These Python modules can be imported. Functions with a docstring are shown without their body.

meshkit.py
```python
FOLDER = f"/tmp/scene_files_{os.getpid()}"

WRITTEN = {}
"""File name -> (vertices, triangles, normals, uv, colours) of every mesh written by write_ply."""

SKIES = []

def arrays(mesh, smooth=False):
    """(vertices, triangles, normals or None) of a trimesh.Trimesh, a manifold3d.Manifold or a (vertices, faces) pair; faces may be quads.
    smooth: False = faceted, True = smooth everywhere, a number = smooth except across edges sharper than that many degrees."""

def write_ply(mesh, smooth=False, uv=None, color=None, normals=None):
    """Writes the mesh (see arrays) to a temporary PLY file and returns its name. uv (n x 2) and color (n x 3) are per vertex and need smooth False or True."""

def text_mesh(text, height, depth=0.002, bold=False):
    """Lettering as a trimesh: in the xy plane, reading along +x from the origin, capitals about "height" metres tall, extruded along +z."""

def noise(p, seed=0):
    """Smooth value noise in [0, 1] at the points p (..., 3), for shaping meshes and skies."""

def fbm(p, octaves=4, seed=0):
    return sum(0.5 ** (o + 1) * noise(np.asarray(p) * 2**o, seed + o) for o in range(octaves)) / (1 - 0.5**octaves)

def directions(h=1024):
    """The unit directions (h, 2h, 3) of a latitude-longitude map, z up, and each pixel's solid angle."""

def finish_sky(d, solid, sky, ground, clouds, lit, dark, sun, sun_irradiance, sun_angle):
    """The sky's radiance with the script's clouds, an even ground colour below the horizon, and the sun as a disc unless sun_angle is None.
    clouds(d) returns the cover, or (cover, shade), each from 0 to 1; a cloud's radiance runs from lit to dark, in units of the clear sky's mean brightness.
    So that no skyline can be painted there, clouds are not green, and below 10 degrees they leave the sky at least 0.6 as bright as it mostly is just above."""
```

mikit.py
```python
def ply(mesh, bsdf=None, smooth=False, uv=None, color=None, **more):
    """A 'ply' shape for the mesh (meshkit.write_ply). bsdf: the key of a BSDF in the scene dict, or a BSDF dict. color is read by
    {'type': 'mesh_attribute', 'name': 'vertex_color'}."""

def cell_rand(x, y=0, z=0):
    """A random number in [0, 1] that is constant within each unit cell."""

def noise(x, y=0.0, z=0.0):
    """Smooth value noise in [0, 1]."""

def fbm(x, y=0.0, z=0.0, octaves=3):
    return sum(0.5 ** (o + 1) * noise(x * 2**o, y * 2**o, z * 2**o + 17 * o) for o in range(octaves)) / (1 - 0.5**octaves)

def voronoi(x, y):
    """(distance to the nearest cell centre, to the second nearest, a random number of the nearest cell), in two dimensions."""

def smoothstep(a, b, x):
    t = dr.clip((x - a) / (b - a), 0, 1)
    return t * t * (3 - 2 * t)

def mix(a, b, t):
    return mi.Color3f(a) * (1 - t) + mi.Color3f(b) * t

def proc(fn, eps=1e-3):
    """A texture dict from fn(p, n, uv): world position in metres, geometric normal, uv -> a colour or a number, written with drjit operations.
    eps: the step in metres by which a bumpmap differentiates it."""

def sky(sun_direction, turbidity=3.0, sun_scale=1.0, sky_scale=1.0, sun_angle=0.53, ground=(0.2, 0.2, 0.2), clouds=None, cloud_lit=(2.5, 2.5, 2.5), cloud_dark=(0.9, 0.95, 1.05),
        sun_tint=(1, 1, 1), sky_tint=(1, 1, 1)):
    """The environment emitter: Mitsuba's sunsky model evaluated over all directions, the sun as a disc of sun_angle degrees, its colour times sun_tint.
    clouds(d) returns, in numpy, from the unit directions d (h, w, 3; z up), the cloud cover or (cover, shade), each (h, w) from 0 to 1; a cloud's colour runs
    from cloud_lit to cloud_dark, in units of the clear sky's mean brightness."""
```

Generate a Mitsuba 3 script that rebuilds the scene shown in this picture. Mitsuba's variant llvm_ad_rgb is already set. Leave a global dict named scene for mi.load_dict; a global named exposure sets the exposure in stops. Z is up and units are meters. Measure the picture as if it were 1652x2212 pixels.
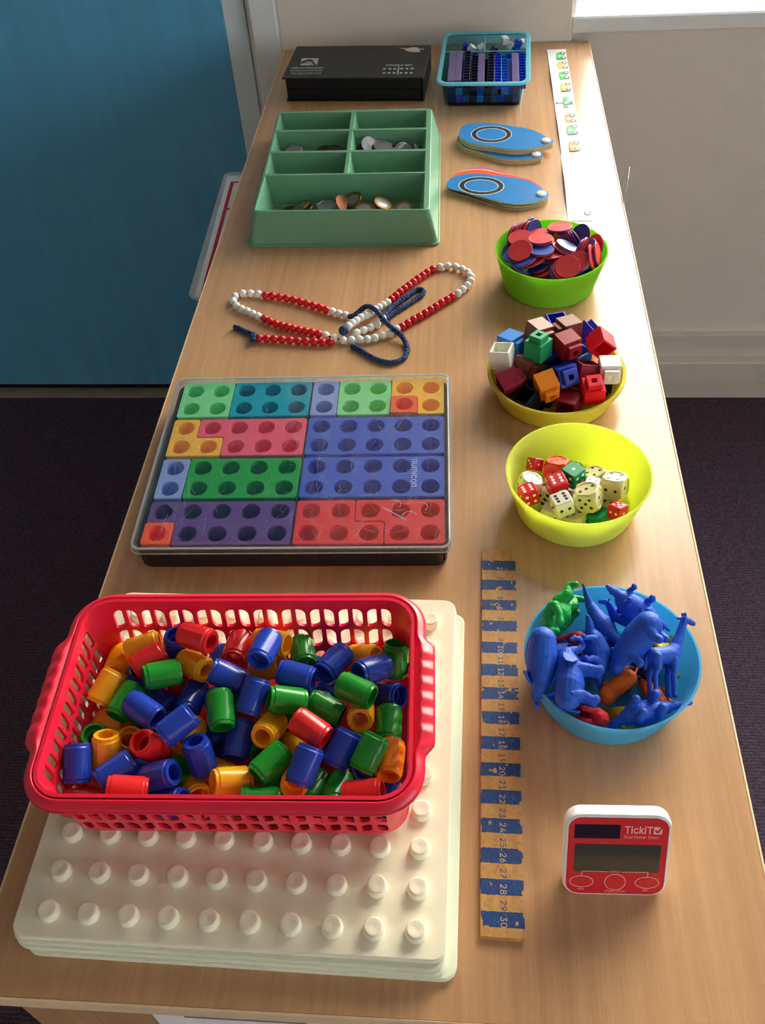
import math, random
import numpy as np, trimesh, mitsuba as mi, drjit as dr
import manifold3d as m3
import shapely.geometry as sg, shapely.affinity as sa
from shapely.ops import unary_union
import mikit, meshkit
from mikit import proc, noise, fbm, smoothstep, mix, voronoi, cell_rand
T = mi.ScalarTransform4f
scene, labels = {}, {}
rng = np.random.default_rng(7)

# ------------------------------------------------------------------ camera, sky, exposure
# Everything below is built in centimetres with the tabletop at height 0; M() turns that into metres above the floor.
TABLE_H = 72.8
EYE = np.array([0.0, 0.0, 59.4455]); PITCH, ROLL, YAW, FOCAL = 0.8229, -0.0809, -0.1244, 2023.87
_cp, _sp = math.cos(PITCH), math.sin(PITCH)
FWD = np.array([math.sin(YAW) * _cp, math.cos(YAW) * _cp, -_sp])
_r = np.array([math.cos(YAW), -math.sin(YAW), 0.0]); _u = np.cross(_r, FWD)
UP = math.cos(ROLL) * _u - math.sin(ROLL) * _r
def P3(p): return [float(p[0]) / 100, float(p[1]) / 100, (float(p[2]) + TABLE_H) / 100]
_o = P3(EYE)
scene['camera'] = {'type': 'perspective', 'fov': math.degrees(2 * math.atan(826 / FOCAL)), 'fov_axis': 'x', 'near_clip': 0.02, 'far_clip': 100.0,
                   'to_world': T().look_at(origin=_o, target=[a + float(b) for a, b in zip(_o, FWD)], up=[float(v) for v in UP])}
def overcast(d):
    n = meshkit.fbm(d * 2.2 + 3.0, 4, 5)
    return np.clip(0.45 + 0.9 * (n - 0.5), 0, 1), np.clip(0.25 + 0.9 * (n - 0.45), 0, 1)
scene['sky'] = mikit.sky((0.36, 0.78, 0.50), turbidity=8.0, sun_scale=0.0, sky_scale=1.0, clouds=overcast, cloud_lit=(1.86, 1.9, 1.92), cloud_dark=(1.1, 1.13, 1.18), ground=(0.25, 0.25, 0.23), sky_tint=(0.97, 1.0, 1.02))
exposure = 5.2

# ------------------------------------------------------------------ helpers
def lin(r, g, b):
    f = lambda c: (c / 255 / 12.92) if c / 255 < 0.04045 else ((c / 255 + 0.055) / 1.055) ** 2.4
    return [f(r), f(g), f(b)]
def rgb(c): return {'type': 'rgb', 'value': [float(x) for x in c]}
def mat(key, c, rough=0.35, spec=0.5, **kw):
    base = c if isinstance(c, dict) else rgb(c)
    scene[key] = {'type': 'twosided', 'bsdf': {'type': 'principled', 'base_color': base, 'roughness': rough, 'specular': spec, **kw}}
    return key
_count = {}
def numbered(name):
    k = _count.get(name, -1) + 1; _count[name] = k
    return name if k == 0 else f'{name}_{k:03d}'
def thing(name, label, cat, group=None):
    key = numbered(name); labels[key] = {'label': label, 'category': cat}
    if group: labels[key]['group'] = group
    return key
def struct(name, label=None):
    labels[name] = {'kind': 'structure'}
    if label: labels[name]['label'] = label
    return name
def verts(mesh):
    if hasattr(mesh, 'to_mesh'):
        m = mesh.to_mesh(); return np.array(m.vert_properties[:, :3], float), np.array(m.tri_verts)
    if isinstance(mesh, tuple): return np.asarray(mesh[0], float), np.asarray(mesh[1])
    return np.array(mesh.vertices, float), np.array(mesh.faces)
def put(key, mesh, material, smooth=30, tf=None, local=False, part=None, label=None):
    """Adds one shape. part: the name of a part of the thing key. tf: 4x4 in centimetres."""
    if part: key = numbered(key + '__' + part)
    v, f = verts(mesh)
    if tf is not None: v = v @ tf[:3, :3].T + tf[:3, 3]
    v = v / 100; v[:, 2] += TABLE_H / 100
    scene[key] = mikit.ply(trimesh.Trimesh(v, f, process=False), material, smooth)
    if label: labels[key] = {'label': label}
    return key
_protos = {}
def copy_put(key, proto, tf, material, part=None, label=None):
    """Adds a copy of a prototype (name, mesh in centimetres, smooth) under the 4x4 tf (centimetres)."""
    if part: key = numbered(key + '__' + part)
    name, mesh, smooth = proto
    if name not in _protos:
        v, f = verts(mesh); _protos[name] = mikit.ply(trimesh.Trimesh(v / 100, f, process=False), None, smooth)
    m = np.array(tf, float); m[:3, 3] = m[:3, 3] / 100; m[2, 3] += TABLE_H / 100
    scene[key] = {**_protos[name], 'bsdf': {'type': 'ref', 'id': material}, 'to_world': T(m.tolist())}
    if label: labels[key] = {'label': label}
    return key
def tf_of(pos=(0, 0, 0), rz=0.0, R=None, s=1.0):
    m = np.eye(4)
    if R is None:
        c, s_ = math.cos(rz), math.sin(rz); R = np.array([[c, -s_, 0], [s_, c, 0], [0, 0, 1]])
    m[:3, :3] = np.asarray(R) * s; m[:3, 3] = pos
    return m
def Rxyz(a, b, c):
    ca, sa_, cb, sb, cc, sc = math.cos(a), math.sin(a), math.cos(b), math.sin(b), math.cos(c), math.sin(c)
    X = np.array([[1, 0, 0], [0, ca, -sa_], [0, sa_, ca]]); Y = np.array([[cb, 0, sb], [0, 1, 0], [-sb, 0, cb]]); Z = np.array([[cc, -sc, 0], [sc, cc, 0], [0, 0, 1]])
    return Z @ Y @ X
def join(*ms):
    V, F, n = [], [], 0
    for m in ms:
        v, f = verts(m); V.append(v); F.append(f + n); n += len(v)
    return np.vstack(V), np.vstack(F)
def box(x0, x1, y0, y1, z0, z1, c=0.0):
    """A box with all its edges chamfered by c."""
    if c <= 0: return m3.Manifold.cube([x1 - x0, y1 - y0, z1 - z0]).translate([x0, y0, z0])
    p = []
    for x, sx in ((x0, 1), (x1, -1)):
        for y, sy in ((y0, 1), (y1, -1)):
            for z, sz in ((z0, 1), (z1, -1)):
                p += [(x + sx * c, y + sy * c, z), (x + sx * c, y, z + sz * c), (x, y + sy * c, z + sz * c)]
    return m3.Manifold.hull_points(np.array(p))
def rrect(w, d, r, n=8, cx=0, cy=0):
    """Rounded rectangle outline, counter-clockwise, centred on (cx, cy)."""
    out = []
    for k, (sx, sy) in enumerate(((1, 1), (-1, 1), (-1, -1), (1, -1))):
        for a in np.linspace(k * math.pi / 2, (k + 1) * math.pi / 2, n):
            out.append((cx + sx * (w / 2 - r) + r * math.cos(a), cy + sy * (d / 2 - r) + r * math.sin(a)))
    return np.array(out)
def loft(rings):
    """A closed solid through rings (n, 3) of equal length, listed upwards, counter-clockwise from above; the ends are capped by fans."""
    n = len(rings[0]); V = np.vstack(rings + [rings[0].mean(0)[None], rings[-1].mean(0)[None]]); F = []
    i = np.arange(n); j = (i + 1) % n
    for k in range(len(rings) - 1):
        a, b = k * n, (k + 1) * n
        F += [np.stack([a + i, a + j, b + j], 1), np.stack([a + i, b + j, b + i], 1)]
    c0 = len(rings) * n; b = (len(rings) - 1) * n
    F += [np.stack([j, i, np.full(n, c0)], 1), np.stack([b + i, b + j, np.full(n, c0 + 1)], 1)]
    return V, np.vstack(F)
def ringz(o, z): return np.column_stack([o, np.full(len(o), z)])
def man(mesh):
    v, f = verts(mesh)
    return m3.Manifold(m3.Mesh(np.asarray(v, np.float32), np.asarray(f, np.uint32)))
def prism(poly, z0, z1, bev=0.0):
    """Extruded shapely polygon; bev rounds the top edge over one chamfer."""
    poly = sg.polygon.orient(poly) if poly.geom_type == 'Polygon' else poly
    parts = getattr(poly, 'geoms', [poly]); out = None
    for g in parts:
        cs = m3.CrossSection([np.array(g.exterior.coords)[:-1]] + [np.array(h.coords)[:-1] for h in g.interiors], m3.FillRule.EvenOdd)
        if bev > 0:
            m = m3.Manifold.extrude(cs, z1 - z0 - bev).translate([0, 0, z0])
            a = np.array(g.exterior.coords)[:-1]
            m = m + m3.Manifold.extrude(cs.offset(-bev, m3.JoinType.Round, 2, 16), bev).translate([0, 0, z1 - bev])
        else: m = m3.Manifold.extrude(cs, z1 - z0).translate([0, 0, z0])
        out = m if out is None else out + m
    return out
def lathe(profile, n=48):
    """Closed profile (r, z) turned about z; points with r = 0 close it."""
    pr = np.asarray(profile, float); a = np.linspace(0, 2 * math.pi, n, endpoint=False)
    V = np.concatenate([np.column_stack([r * np.cos(a), r * np.sin(a), np.full(n, z)]) for r, z in pr]); F = []
    i = np.arange(n); j = (i + 1) % n
    for k in range(len(pr) - 1):
        p, q = k * n, (k + 1) * n
        if pr[k][0] < 1e-9 and pr[k + 1][0] < 1e-9: continue
        if pr[k][0] >= 1e-9: F.append(np.stack([p + i, p + j, q + j], 1))
        if pr[k + 1][0] >= 1e-9: F.append(np.stack([p + i, q + j, q + i], 1))
    if pr[0][0] >= 1e-9:
        p, q = (len(pr) - 1) * n, 0
        F += [np.stack([p + i, p + j, q + j], 1), np.stack([p + i, q + j, q + i], 1)]
    m = trimesh.Trimesh(V, np.vstack(F), process=True); m.fix_normals() if m.volume < 0 else None
    return m
def tube(path, r, n=10, twist=0.0, lobes=0, amp=0.0):
    """A round (or braided, with lobes) cord along a path, ends closed."""
    p = np.asarray(path, float); t = np.gradient(p, axis=0); t /= np.linalg.norm(t, axis=1, keepdims=True) + 1e-12
    u = np.cross(t[0], [0.3, 0.2, 0.93]); u /= np.linalg.norm(u); rings = []; s = 0
    for k in range(len(p)):
        u = u - t[k] * (u @ t[k]); u /= np.linalg.norm(u); w = np.cross(t[k], u)
        if k: s += np.linalg.norm(p[k] - p[k - 1])
        a = np.linspace(0, 2 * math.pi, n, endpoint=False)
        rad = (r[k] if np.ndim(r) else r) * (1 + amp * np.cos(lobes * a + twist * s) * np.cos(lobes * a - twist * s)) if lobes else np.full(n, r[k] if np.ndim(r) else r)
        rings.append(p[k] + np.outer(rad * np.cos(a), u) + np.outer(rad * np.sin(a), w))
    return loft(rings)
def spline(pts, step=0.12, closed=False):
    from scipy.interpolate import CubicSpline
    p = np.asarray(pts, float); s = np.r_[0, np.cumsum(np.linalg.norm(np.diff(p, axis=0), axis=1))]
    c = CubicSpline(s, p); n = max(4, int(s[-1] / step))
    return c(np.linspace(0, s[-1], n))
def text(s, h, depth=0.004, bold=False):
    m = meshkit.text_mesh(s, h, depth, bold); return np.array(m.vertices), np.array(m.faces)
def on_plane(mesh, o, x, y):
    """Moves flat lettering (x right, y up, z out) to origin o with unit axes x and y."""
    v, f = verts(mesh); x, y = (np.r_[np.asarray(q, float), 0][:3] for q in (x, y)); x = x / np.linalg.norm(x); z = np.cross(x, y); z /= np.linalg.norm(z); y = np.cross(z, x)
    return np.asarray(o) + v[:, :1] * x + v[:, 1:2] * y + v[:, 2:] * z, f
# ------------------------------------------------------------------ the room
WY = 157.5                                   # plane of the wall behind the table
FL = -TABLE_H
def speck(c, amt, sx, sy, sz):
    return proc(lambda p, n, uv: mi.Color3f(c) * (1 - amt + 2 * amt * fbm(p.x * sx, p.y * sy, p.z * sz, 3)))
mat('paint_cream', speck(lin(226, 220, 210), 0.04, 9, 9, 9), 0.6)
mat('paint_white', lin(230, 236, 236), 0.35)
mat('paint_pale', speck(lin(216, 234, 240), 0.03, 8, 8, 8), 0.4)
mat('paint_trim', lin(214, 208, 198), 0.35)
mat('door_blue', proc(lambda p, n, uv: mi.Color3f(lin(92, 172, 216)) * (0.93 + 0.14 * fbm(p.x * 60, 0, p.z * 2.5, 3))), 0.38)
mat('dark_gap', lin(20, 24, 28), 0.7)
mat('metal_strip', speck(lin(168, 160, 140), 0.25, 40, 300, 1), 0.45, metallic=0.4)
mat('room_white', lin(224, 220, 214), 0.8)
def carpet_color(p, n, uv):
    rib = 0.5 + 0.5 * dr.sin(p.y * 1150 + 2.0 * noise(p.x * 220, p.y * 220))
    f = fbm(p.x * 420, p.y * 420, 1.0, 3)
    red = noise(p.x * 330, p.y * 700, 7.0)
    c = mix(lin(42, 38, 48), lin(110, 96, 112), f * (0.45 + 0.55 * rib))
    return mix(c, lin(104, 62, 80), smoothstep(0.62, 0.9, red) * 0.6)
scene['carpet'] = {'type': 'twosided', 'bsdf': {'type': 'bumpmap', 'arbitrary': proc(lambda p, n, uv: (0.5 + 0.5 * dr.sin(p.y * 1150 + 2.0 * noise(p.x * 220, p.y * 220))) * 0.6 + 0.4 * noise(p.x * 900, p.y * 900), 3e-4), 'scale': 0.0015,
                   'bsdf': {'type': 'principled', 'base_color': proc(carpet_color), 'roughness': 0.95, 'specular': 0.1}}}
XL, XR, YB, CE = -250.0, 260.0, -330.0, 195.0            # left wall, right wall, rear wall, ceiling height over the tabletop
WX0, WX1, WZ0, WZ1 = 16.8, 200.0, 3.4, 150.0             # the window behind the table's right end
put(struct('floor', 'dark purple ribbed carpet'), box(XL, XR, YB, WY + 12, FL - 4, FL), 'carpet', False)
put(struct('ceiling'), box(XL, XR, YB, WY + 12, CE, CE + 5), 'room_white', False)
put(struct('wall_left'), box(XL - 8, XL, YB, WY + 12, FL, CE), 'room_white', False)
DX0, DX1 = -128.0, -34.6                                  # door opening
back = (box(XL, XR, WY, WY + 16, FL, CE) - box(WX0, WX1, WY - 1, WY + 17, WZ0, WZ1)) - box(DX0, DX1, WY - 1, WY + 17, FL - 1, 132)
put(struct('wall_back', 'cream painted wall below the window sill'), back, 'paint_cream', False)
put(struct('wall_pier', 'cream boxed pier standing behind the table'), box(-29.9, 16.4, 156.0, WY + 0.2, FL, CE, 0.35), 'paint_cream', 20)
# right wall with a row of windows, rear wall with windows
rw = box(XR, XR + 10, YB, WY + 12, FL, CE)
RWIN = [(-300, -170), (-150, -20)]
for a, b in RWIN: rw = rw - box(XR - 1, XR + 11, a, b, 20, 140)
put(struct('wall_right'), rw, 'room_white', False)
put(struct('wall_rear'), box(XL, XR, YB - 8, YB, FL, CE), 'room_white', False)
# window frames and panes
scene['pane_glass'] = {'type': 'thindielectric', 'int_ior': 1.5}
wk = 0
def window(axis, a0, a1, z0, z1, at, cols, name=None):
    global wk
    wk += 1; k = struct(f'window_{wk}')
    t = 4.0; fr = None
    def bx(u0, u1, w0, w1):
        return box(u0, u1, at - 2.5, at + 2.5, w0, w1, 0.3) if axis == 'x' else box(at - 2.5, at + 2.5, u0, u1, w0, w1, 0.3)
    ms = [bx(a0, a1, z0, z0 + t), bx(a0, a1, z1 - t, z1), bx(a0, a0 + t, z0, z1), bx(a1 - t, a1, z0, z1)]
    for i in range(1, cols):
        u = a0 + (a1 - a0) * i / cols; ms.append(bx(u - t / 2, u + t / 2, z0, z1))
    m = ms[0]
    for q in ms[1:]: m = m + q
    put(k, m, 'paint_white', 20, part='frame')
    for i in range(cols):
        u0, u1 = a0 + (a1 - a0) * i / cols + 1, a0 + (a1 - a0) * (i + 1) / cols - 1
        v = [[u0, at, z0 + 1], [u1, at, z0 + 1], [u1, at, z1 - 1], [u0, at, z1 - 1]] if axis == 'x' else [[at, u0, z0 + 1], [at, u1, z0 + 1], [at, u1, z1 - 1], [at, u0, z1 - 1]]
        put(k, (np.array(v), np.array([[0, 1, 2], [0, 2, 3]])), 'pane_glass', False, part='pane')
window('x', WX0, WX1, WZ0, WZ1, WY + 11, 2)
for a, b in RWIN: window('y', a, b, 20, 140, XR + 6, 2)
put(struct('trim_1', 'white window sill above the cream wall'), box(WX0 - 0.6, WX1 + 4, 155.9, WY + 8.5, 0.95, 3.45, 0.25), 'paint_white', 20)
# boxed pipe casing and skirting at the foot of the right-hand wall
put(struct('trim_2'), box(16.4, XR, 156.3, WY, -62.6, -57.1, 0.12) + box(16.4, XR, 156.0, WY, -59.9, -57.1, 0.12), 'paint_trim', 20)
put(struct('baseboard_right', 'painted skirting boards under the cream wall'), box(16.4, XR, 154.2, WY, -67.8, -62.6, 0.25) + box(16.4, XR, 155.4, WY, FL, -67.5, 0.1), 'paint_trim', 20)
# door, its frame and the threshold
put(struct('trim_3', 'white door post beside the table'), box(-34.2, -29.9, 155.6, WY + 14, FL, CE, 0.3), 'paint_white', 20)
put(struct('trim_4'), box(-34.75, -34.2, 156.4, WY + 14, FL, 131, 0.1), 'paint_trim', 20)
d1 = struct('door_1', 'blue painted door left of the table')
dm = box(DX0 + 0.4, -38.9, 0, 4.2, FL + 1.7, 131.5, 0.15)
dt = tf_of((0, WY + 0.4, 0))
put(d1, dm, 'door_blue', 20, tf=dt, part='leaf')
put(d1, box(-38.9, -35.3, WY + 0.4, WY + 4.8, FL + 0.6, 131.5, 0.15), 'paint_pale', 20, part='frame_strip', label='pale grey blue strip along the door edge')
put(d1, box(DX0, DX1, WY + 5, WY + 6, FL, 131.5), 'dark_gap', False, part='rebate')
put(struct('trim_5', 'worn metal threshold strip under the blue door'), box(DX0, -30, 155.4, WY + 1.2, FL - 0.2, FL + 0.25, 0.08), 'metal_strip', 20)

# ------------------------------------------------------------------ the table (a long low cupboard)
def wood(p, n, uv):
    x, y = p.x * 100, p.y * 100
    w = fbm(x * 0.28, y * 0.012, 2.0, 3)
    xx = x + 1.1 * noise(x * 0.12, y * 0.03, 5.0)
    g = fbm(xx * 2.3, y * 0.045, 1.0, 4)
    f = noise(xx * 26, y * 0.7, 9.0); h = noise(xx * 60, y * 1.6, 4.0)
    c = mix(lin(166, 119, 81), lin(207, 163, 119), 0.25 + 0.55 * g + 0.35 * (w - 0.5))
    c = c * (0.93 + 0.10 * f)
    return c * (1 - 0.22 * smoothstep(0.80, 0.97, h) * smoothstep(0.4, 0.7, g))
mat('beech', proc(wood), 0.25, 0.75)
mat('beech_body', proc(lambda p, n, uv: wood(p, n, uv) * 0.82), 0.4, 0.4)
mat('edge_band', speck(lin(222, 194, 158), 0.06, 120, 120, 120), 0.35)
TX0, TX1, TY0, TY1 = -29.44, 19.09, 14.9, 155.7
cab = thing('cupboard', 'long low beech cupboard whose top carries all the counting toys', 'cupboard')
put(cab, box(TX0 + 0.15, TX1 - 0.15, TY0 + 0.15, TY1, -1.5, 0), 'beech', False, part='top')
put(cab, box(TX0, TX0 + 0.15, TY0, TY1, -1.5, 0) , 'edge_band', 20, part='edge_strip')
put(cab, box(TX1 - 0.16, TX1 + 0.1, TY0, TY1, -1.5, 0.0, 0.1), 'edge_band', 20, part='edge_strip', label='pale edge strip along the right side')
put(cab, box(TX0, TX1, TY0 - 0.02, TY0 + 0.2, -1.5, 0.0, 0.1), 'edge_band', 20, part='edge_strip', label='pale edge strip along the front')
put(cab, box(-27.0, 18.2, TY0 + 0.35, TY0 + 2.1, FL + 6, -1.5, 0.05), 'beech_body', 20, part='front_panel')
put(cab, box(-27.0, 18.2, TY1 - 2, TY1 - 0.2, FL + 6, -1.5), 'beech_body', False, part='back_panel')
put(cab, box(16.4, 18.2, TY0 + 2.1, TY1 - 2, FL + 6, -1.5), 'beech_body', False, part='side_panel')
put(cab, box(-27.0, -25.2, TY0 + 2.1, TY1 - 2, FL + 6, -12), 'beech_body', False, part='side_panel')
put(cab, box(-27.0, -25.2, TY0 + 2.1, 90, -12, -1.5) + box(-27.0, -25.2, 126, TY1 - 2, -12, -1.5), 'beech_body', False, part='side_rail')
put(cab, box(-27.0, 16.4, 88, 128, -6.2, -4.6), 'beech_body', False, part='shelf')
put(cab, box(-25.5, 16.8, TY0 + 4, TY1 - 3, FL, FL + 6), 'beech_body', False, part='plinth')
mat('paper_white', lin(226, 228, 230), 0.5)
mat('print_grey', lin(120, 122, 128), 0.5)
lb = thing('paper_label', 'white paper label taped to the front of the cupboard under its edge', 'label')
put(lb, box(-18.6, -7.0, TY0 + 0.30, TY0 + 0.35, -8.0, -1.75), 'paper_white', False)
put(lb, box(-16.6, -9.0, TY0 + 0.285, TY0 + 0.30, -3.0, -2.1), 'print_grey', False, part='print')
# ------------------------------------------------------------------ things on the table
# ---- white peg boards
mat('ivory', speck(lin(238, 234, 208), 0.04, 14, 14, 14), 0.33, 0.45)
mat('ivory_green', speck(lin(224, 228, 206), 0.04, 14, 14, 14), 0.33, 0.45)
def board(w, d, cx, cy, z0, rot, label, pegs=None):
    k = thing('peg_board', label, 'peg board', None)
    o = rrect(w, d, 0.9, 8); tf = tf_of((cx, cy, 0), rot)
    m = loft([ringz(rrect(w - .06, d - .06, .87), z0), ringz(o, z0 + .04), ringz(o, z0 + .34), ringz(rrect(w - .1, d - .1, .85), z0 + .40), ringz(rrect(w - .24, d - .24, .8), z0 + .42)])
    put(k, m, 'ivory' if pegs else 'ivory_green', 40, tf=tf, part='plate')
    if pegs:
        proto = ('peg', lathe([(0, -.02), (.67, -.02), (.65, .06), (.61, .48), (.59, .57), (.54, .615), (.46, .625), (.18, .605), (.13, .59), (0, .585)], 28), 40)
        x0, y0, p, a = pegs
        for j in range(10):
            for i in range(10):
                q = np.array([x0, y0]) + p * (i * np.array([math.cos(a), -math.sin(a)]) + j * np.array([math.sin(a), math.cos(a)]))
                copy_put(k, proto, tf_of((q[0], q[1], z0 + .42)), 'ivory', part='peg')
    return k
board(26.4, 26.6, -13.05, 30.55, 0.0, -0.012, 'lowest peg board of the stack, pale green white, sticking out furthest to the right')
board(26.4, 26.6, -13.62, 30.72, 0.43, -0.016, 'second peg board from the bottom of the stack under the red basket')
board(26.4, 26.6, -13.70, 30.86, 0.86, -0.016, 'third peg board from the bottom, just under the top board')
board(26.5, 26.3, -13.74, 30.98, 1.29, -0.0085, 'top ivory peg board with round pegs, the red basket stands on it', pegs=(-24.95, 19.44, 2.50, 0.0063))

# ---- red basket
RED = lin(218, 30, 60)
mat('basket_red', RED, 0.3, 0.5)
def basket():
    k = thing('basket', 'red plastic basket with pierced walls, full of coloured tubes', 'basket')
    zb, zt = 2.36, 9.3; cx, cy = -14.15, 30.85
    w0, d0, w1, d1 = 21.7, 12.5, 22.6, 14.45                       # outside of the walls, bottom and top
    R = lambda w, d, r, z: ringz(rrect(w, d, r, 8), z)
    outer = man(loft([R(w0 - .4, d0 - .4, 1.5, zb), R(w0, d0, 1.7, zb + .25), R(w1, d1, 2.0, zt)]))
    inner = man(loft([R(w0 - .45, d0 - .45, 1.5, zb + .22), R(w1 - .45, d1 - .45, 1.8, zt + .1)]))
    wall = outer - inner
    def leaf(u, z, w, h, flip):
        r = 0.42 * w; p = []
        for kx, (sx, sy) in enumerate(((1, 1), (-1, 1), (-1, -1), (1, -1))):
            rr = (w * .75 if (kx % 2 == 0) != flip else w * .12)
            for a in np.linspace(kx * math.pi / 2, (kx + 1) * math.pi / 2, 5):
                p.append((u + sx * (w / 2 - rr) + rr * math.cos(a), z + sy * (h / 2 - rr) + rr * math.sin(a)))
        return sg.Polygon(p).buffer(0)
    rows = [(7.65, 1.65), (5.72, 1.65), (3.75, 1.3)]
    holes = []
    for z, h in rows:
        n = 20
        for i in range(n): holes.append(leaf(-9.3 + 18.6 * i / (n - 1), z, .66, h, i % 2 == 0))
    cs = m3.CrossSection([np.array(h.exterior.coords)[:-1] for h in holes], m3.FillRule.EvenOdd)
    cut = m3.Manifold.extrude(cs, 40).translate([0, 0, -20]).rotate([90, 0, 0])
    holes = []
    for z, h in rows:
        n = 12
        for i in range(n): holes.append(leaf(-5.0 + 10.0 * i / (n - 1), z, .62, h, i % 2 == 0))
    cs = m3.CrossSection([np.array(h.exterior.coords)[:-1] for h in holes], m3.FillRule.EvenOdd)
    cut2 = m3.Manifold.extrude(cs, 60).translate([0, 0, -30]).rotate([90, 0, 0]).rotate([0, 0, 90])
    wall = wall - cut - cut2
    tf = tf_of((cx, cy, 0), 0.03)
    put(k, wall, 'basket_red', 30, tf=tf, part='body')
    # rolled rim; a ring of cross sections, wider along the grips at both ends
    base = rrect(w1 - .45, d1 - .45, 1.8, 10); cross = []
    prof = [(0.0, -.95), (.10, -.9), (.13, -.55), (.22, -.22), (.34, -.03), (.40, .0), (.47, -.02), (.66, -.14), (.86, -.32), (.95, -.50), (.93, -.68), (.85, -.68), (.86, -.52), (.78, -.40), (.60, -.26), (.44, -.16), (.38, -.16), (.32, -.3), (.28, -.62), (.24, -.98), (.0, -1.0)]
    dens = []
    for a, b in zip(base, np.roll(base, -1, 0)):
        n = max(1, int(np.linalg.norm(b - a) / .28)); dens += [a + (b - a) * t for t in np.arange(n) / n]
    base = np.array(dens); tan = np.roll(base, -1, 0) - np.roll(base, 1, 0); nor = np.column_stack([tan[:, 1], -tan[:, 0]]); nor /= np.linalg.norm(nor, axis=1)[:, None]
    V = []
    for q, n in zip(base, nor):
        side = abs(n[0]) > .97
        g = float(np.clip((4.3 - abs(q[1])) / .9, 0, 1)); g = g * g * (3 - 2 * g) * side
        rib = g * (0.10 if (math.floor((q[1] + 20) / .56) % 2 == 0 and abs(q[1]) < 3.1) else 0)
        for o, z in prof:
            f = o * (1 + .62 * g) if o > .3 else o
            V.append((q[0] + n[0] * f, q[1] + n[1] * f, zt + z + (rib if o > .43 and (j_ := prof.index((o, z))) < 11 else 0)))
    m = len(prof); nq = len(base); F = []
    for i in range(nq):
        for j in range(m):
            a, b, c, d = i * m + j, ((i + 1) % nq) * m + j, ((i + 1) % nq) * m + (j + 1) % m, i * m + (j + 1) % m
            F += [(a, b, c), (a, c, d)]
    rim = trimesh.Trimesh(np.array(V), np.array(F), process=False)
    if rim.volume < 0: rim.invert()
    put(k, rim, 'basket_red', 35, tf=tf, part='rim', label='rolled rim with ribbed grips at both ends')
basket()

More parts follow.
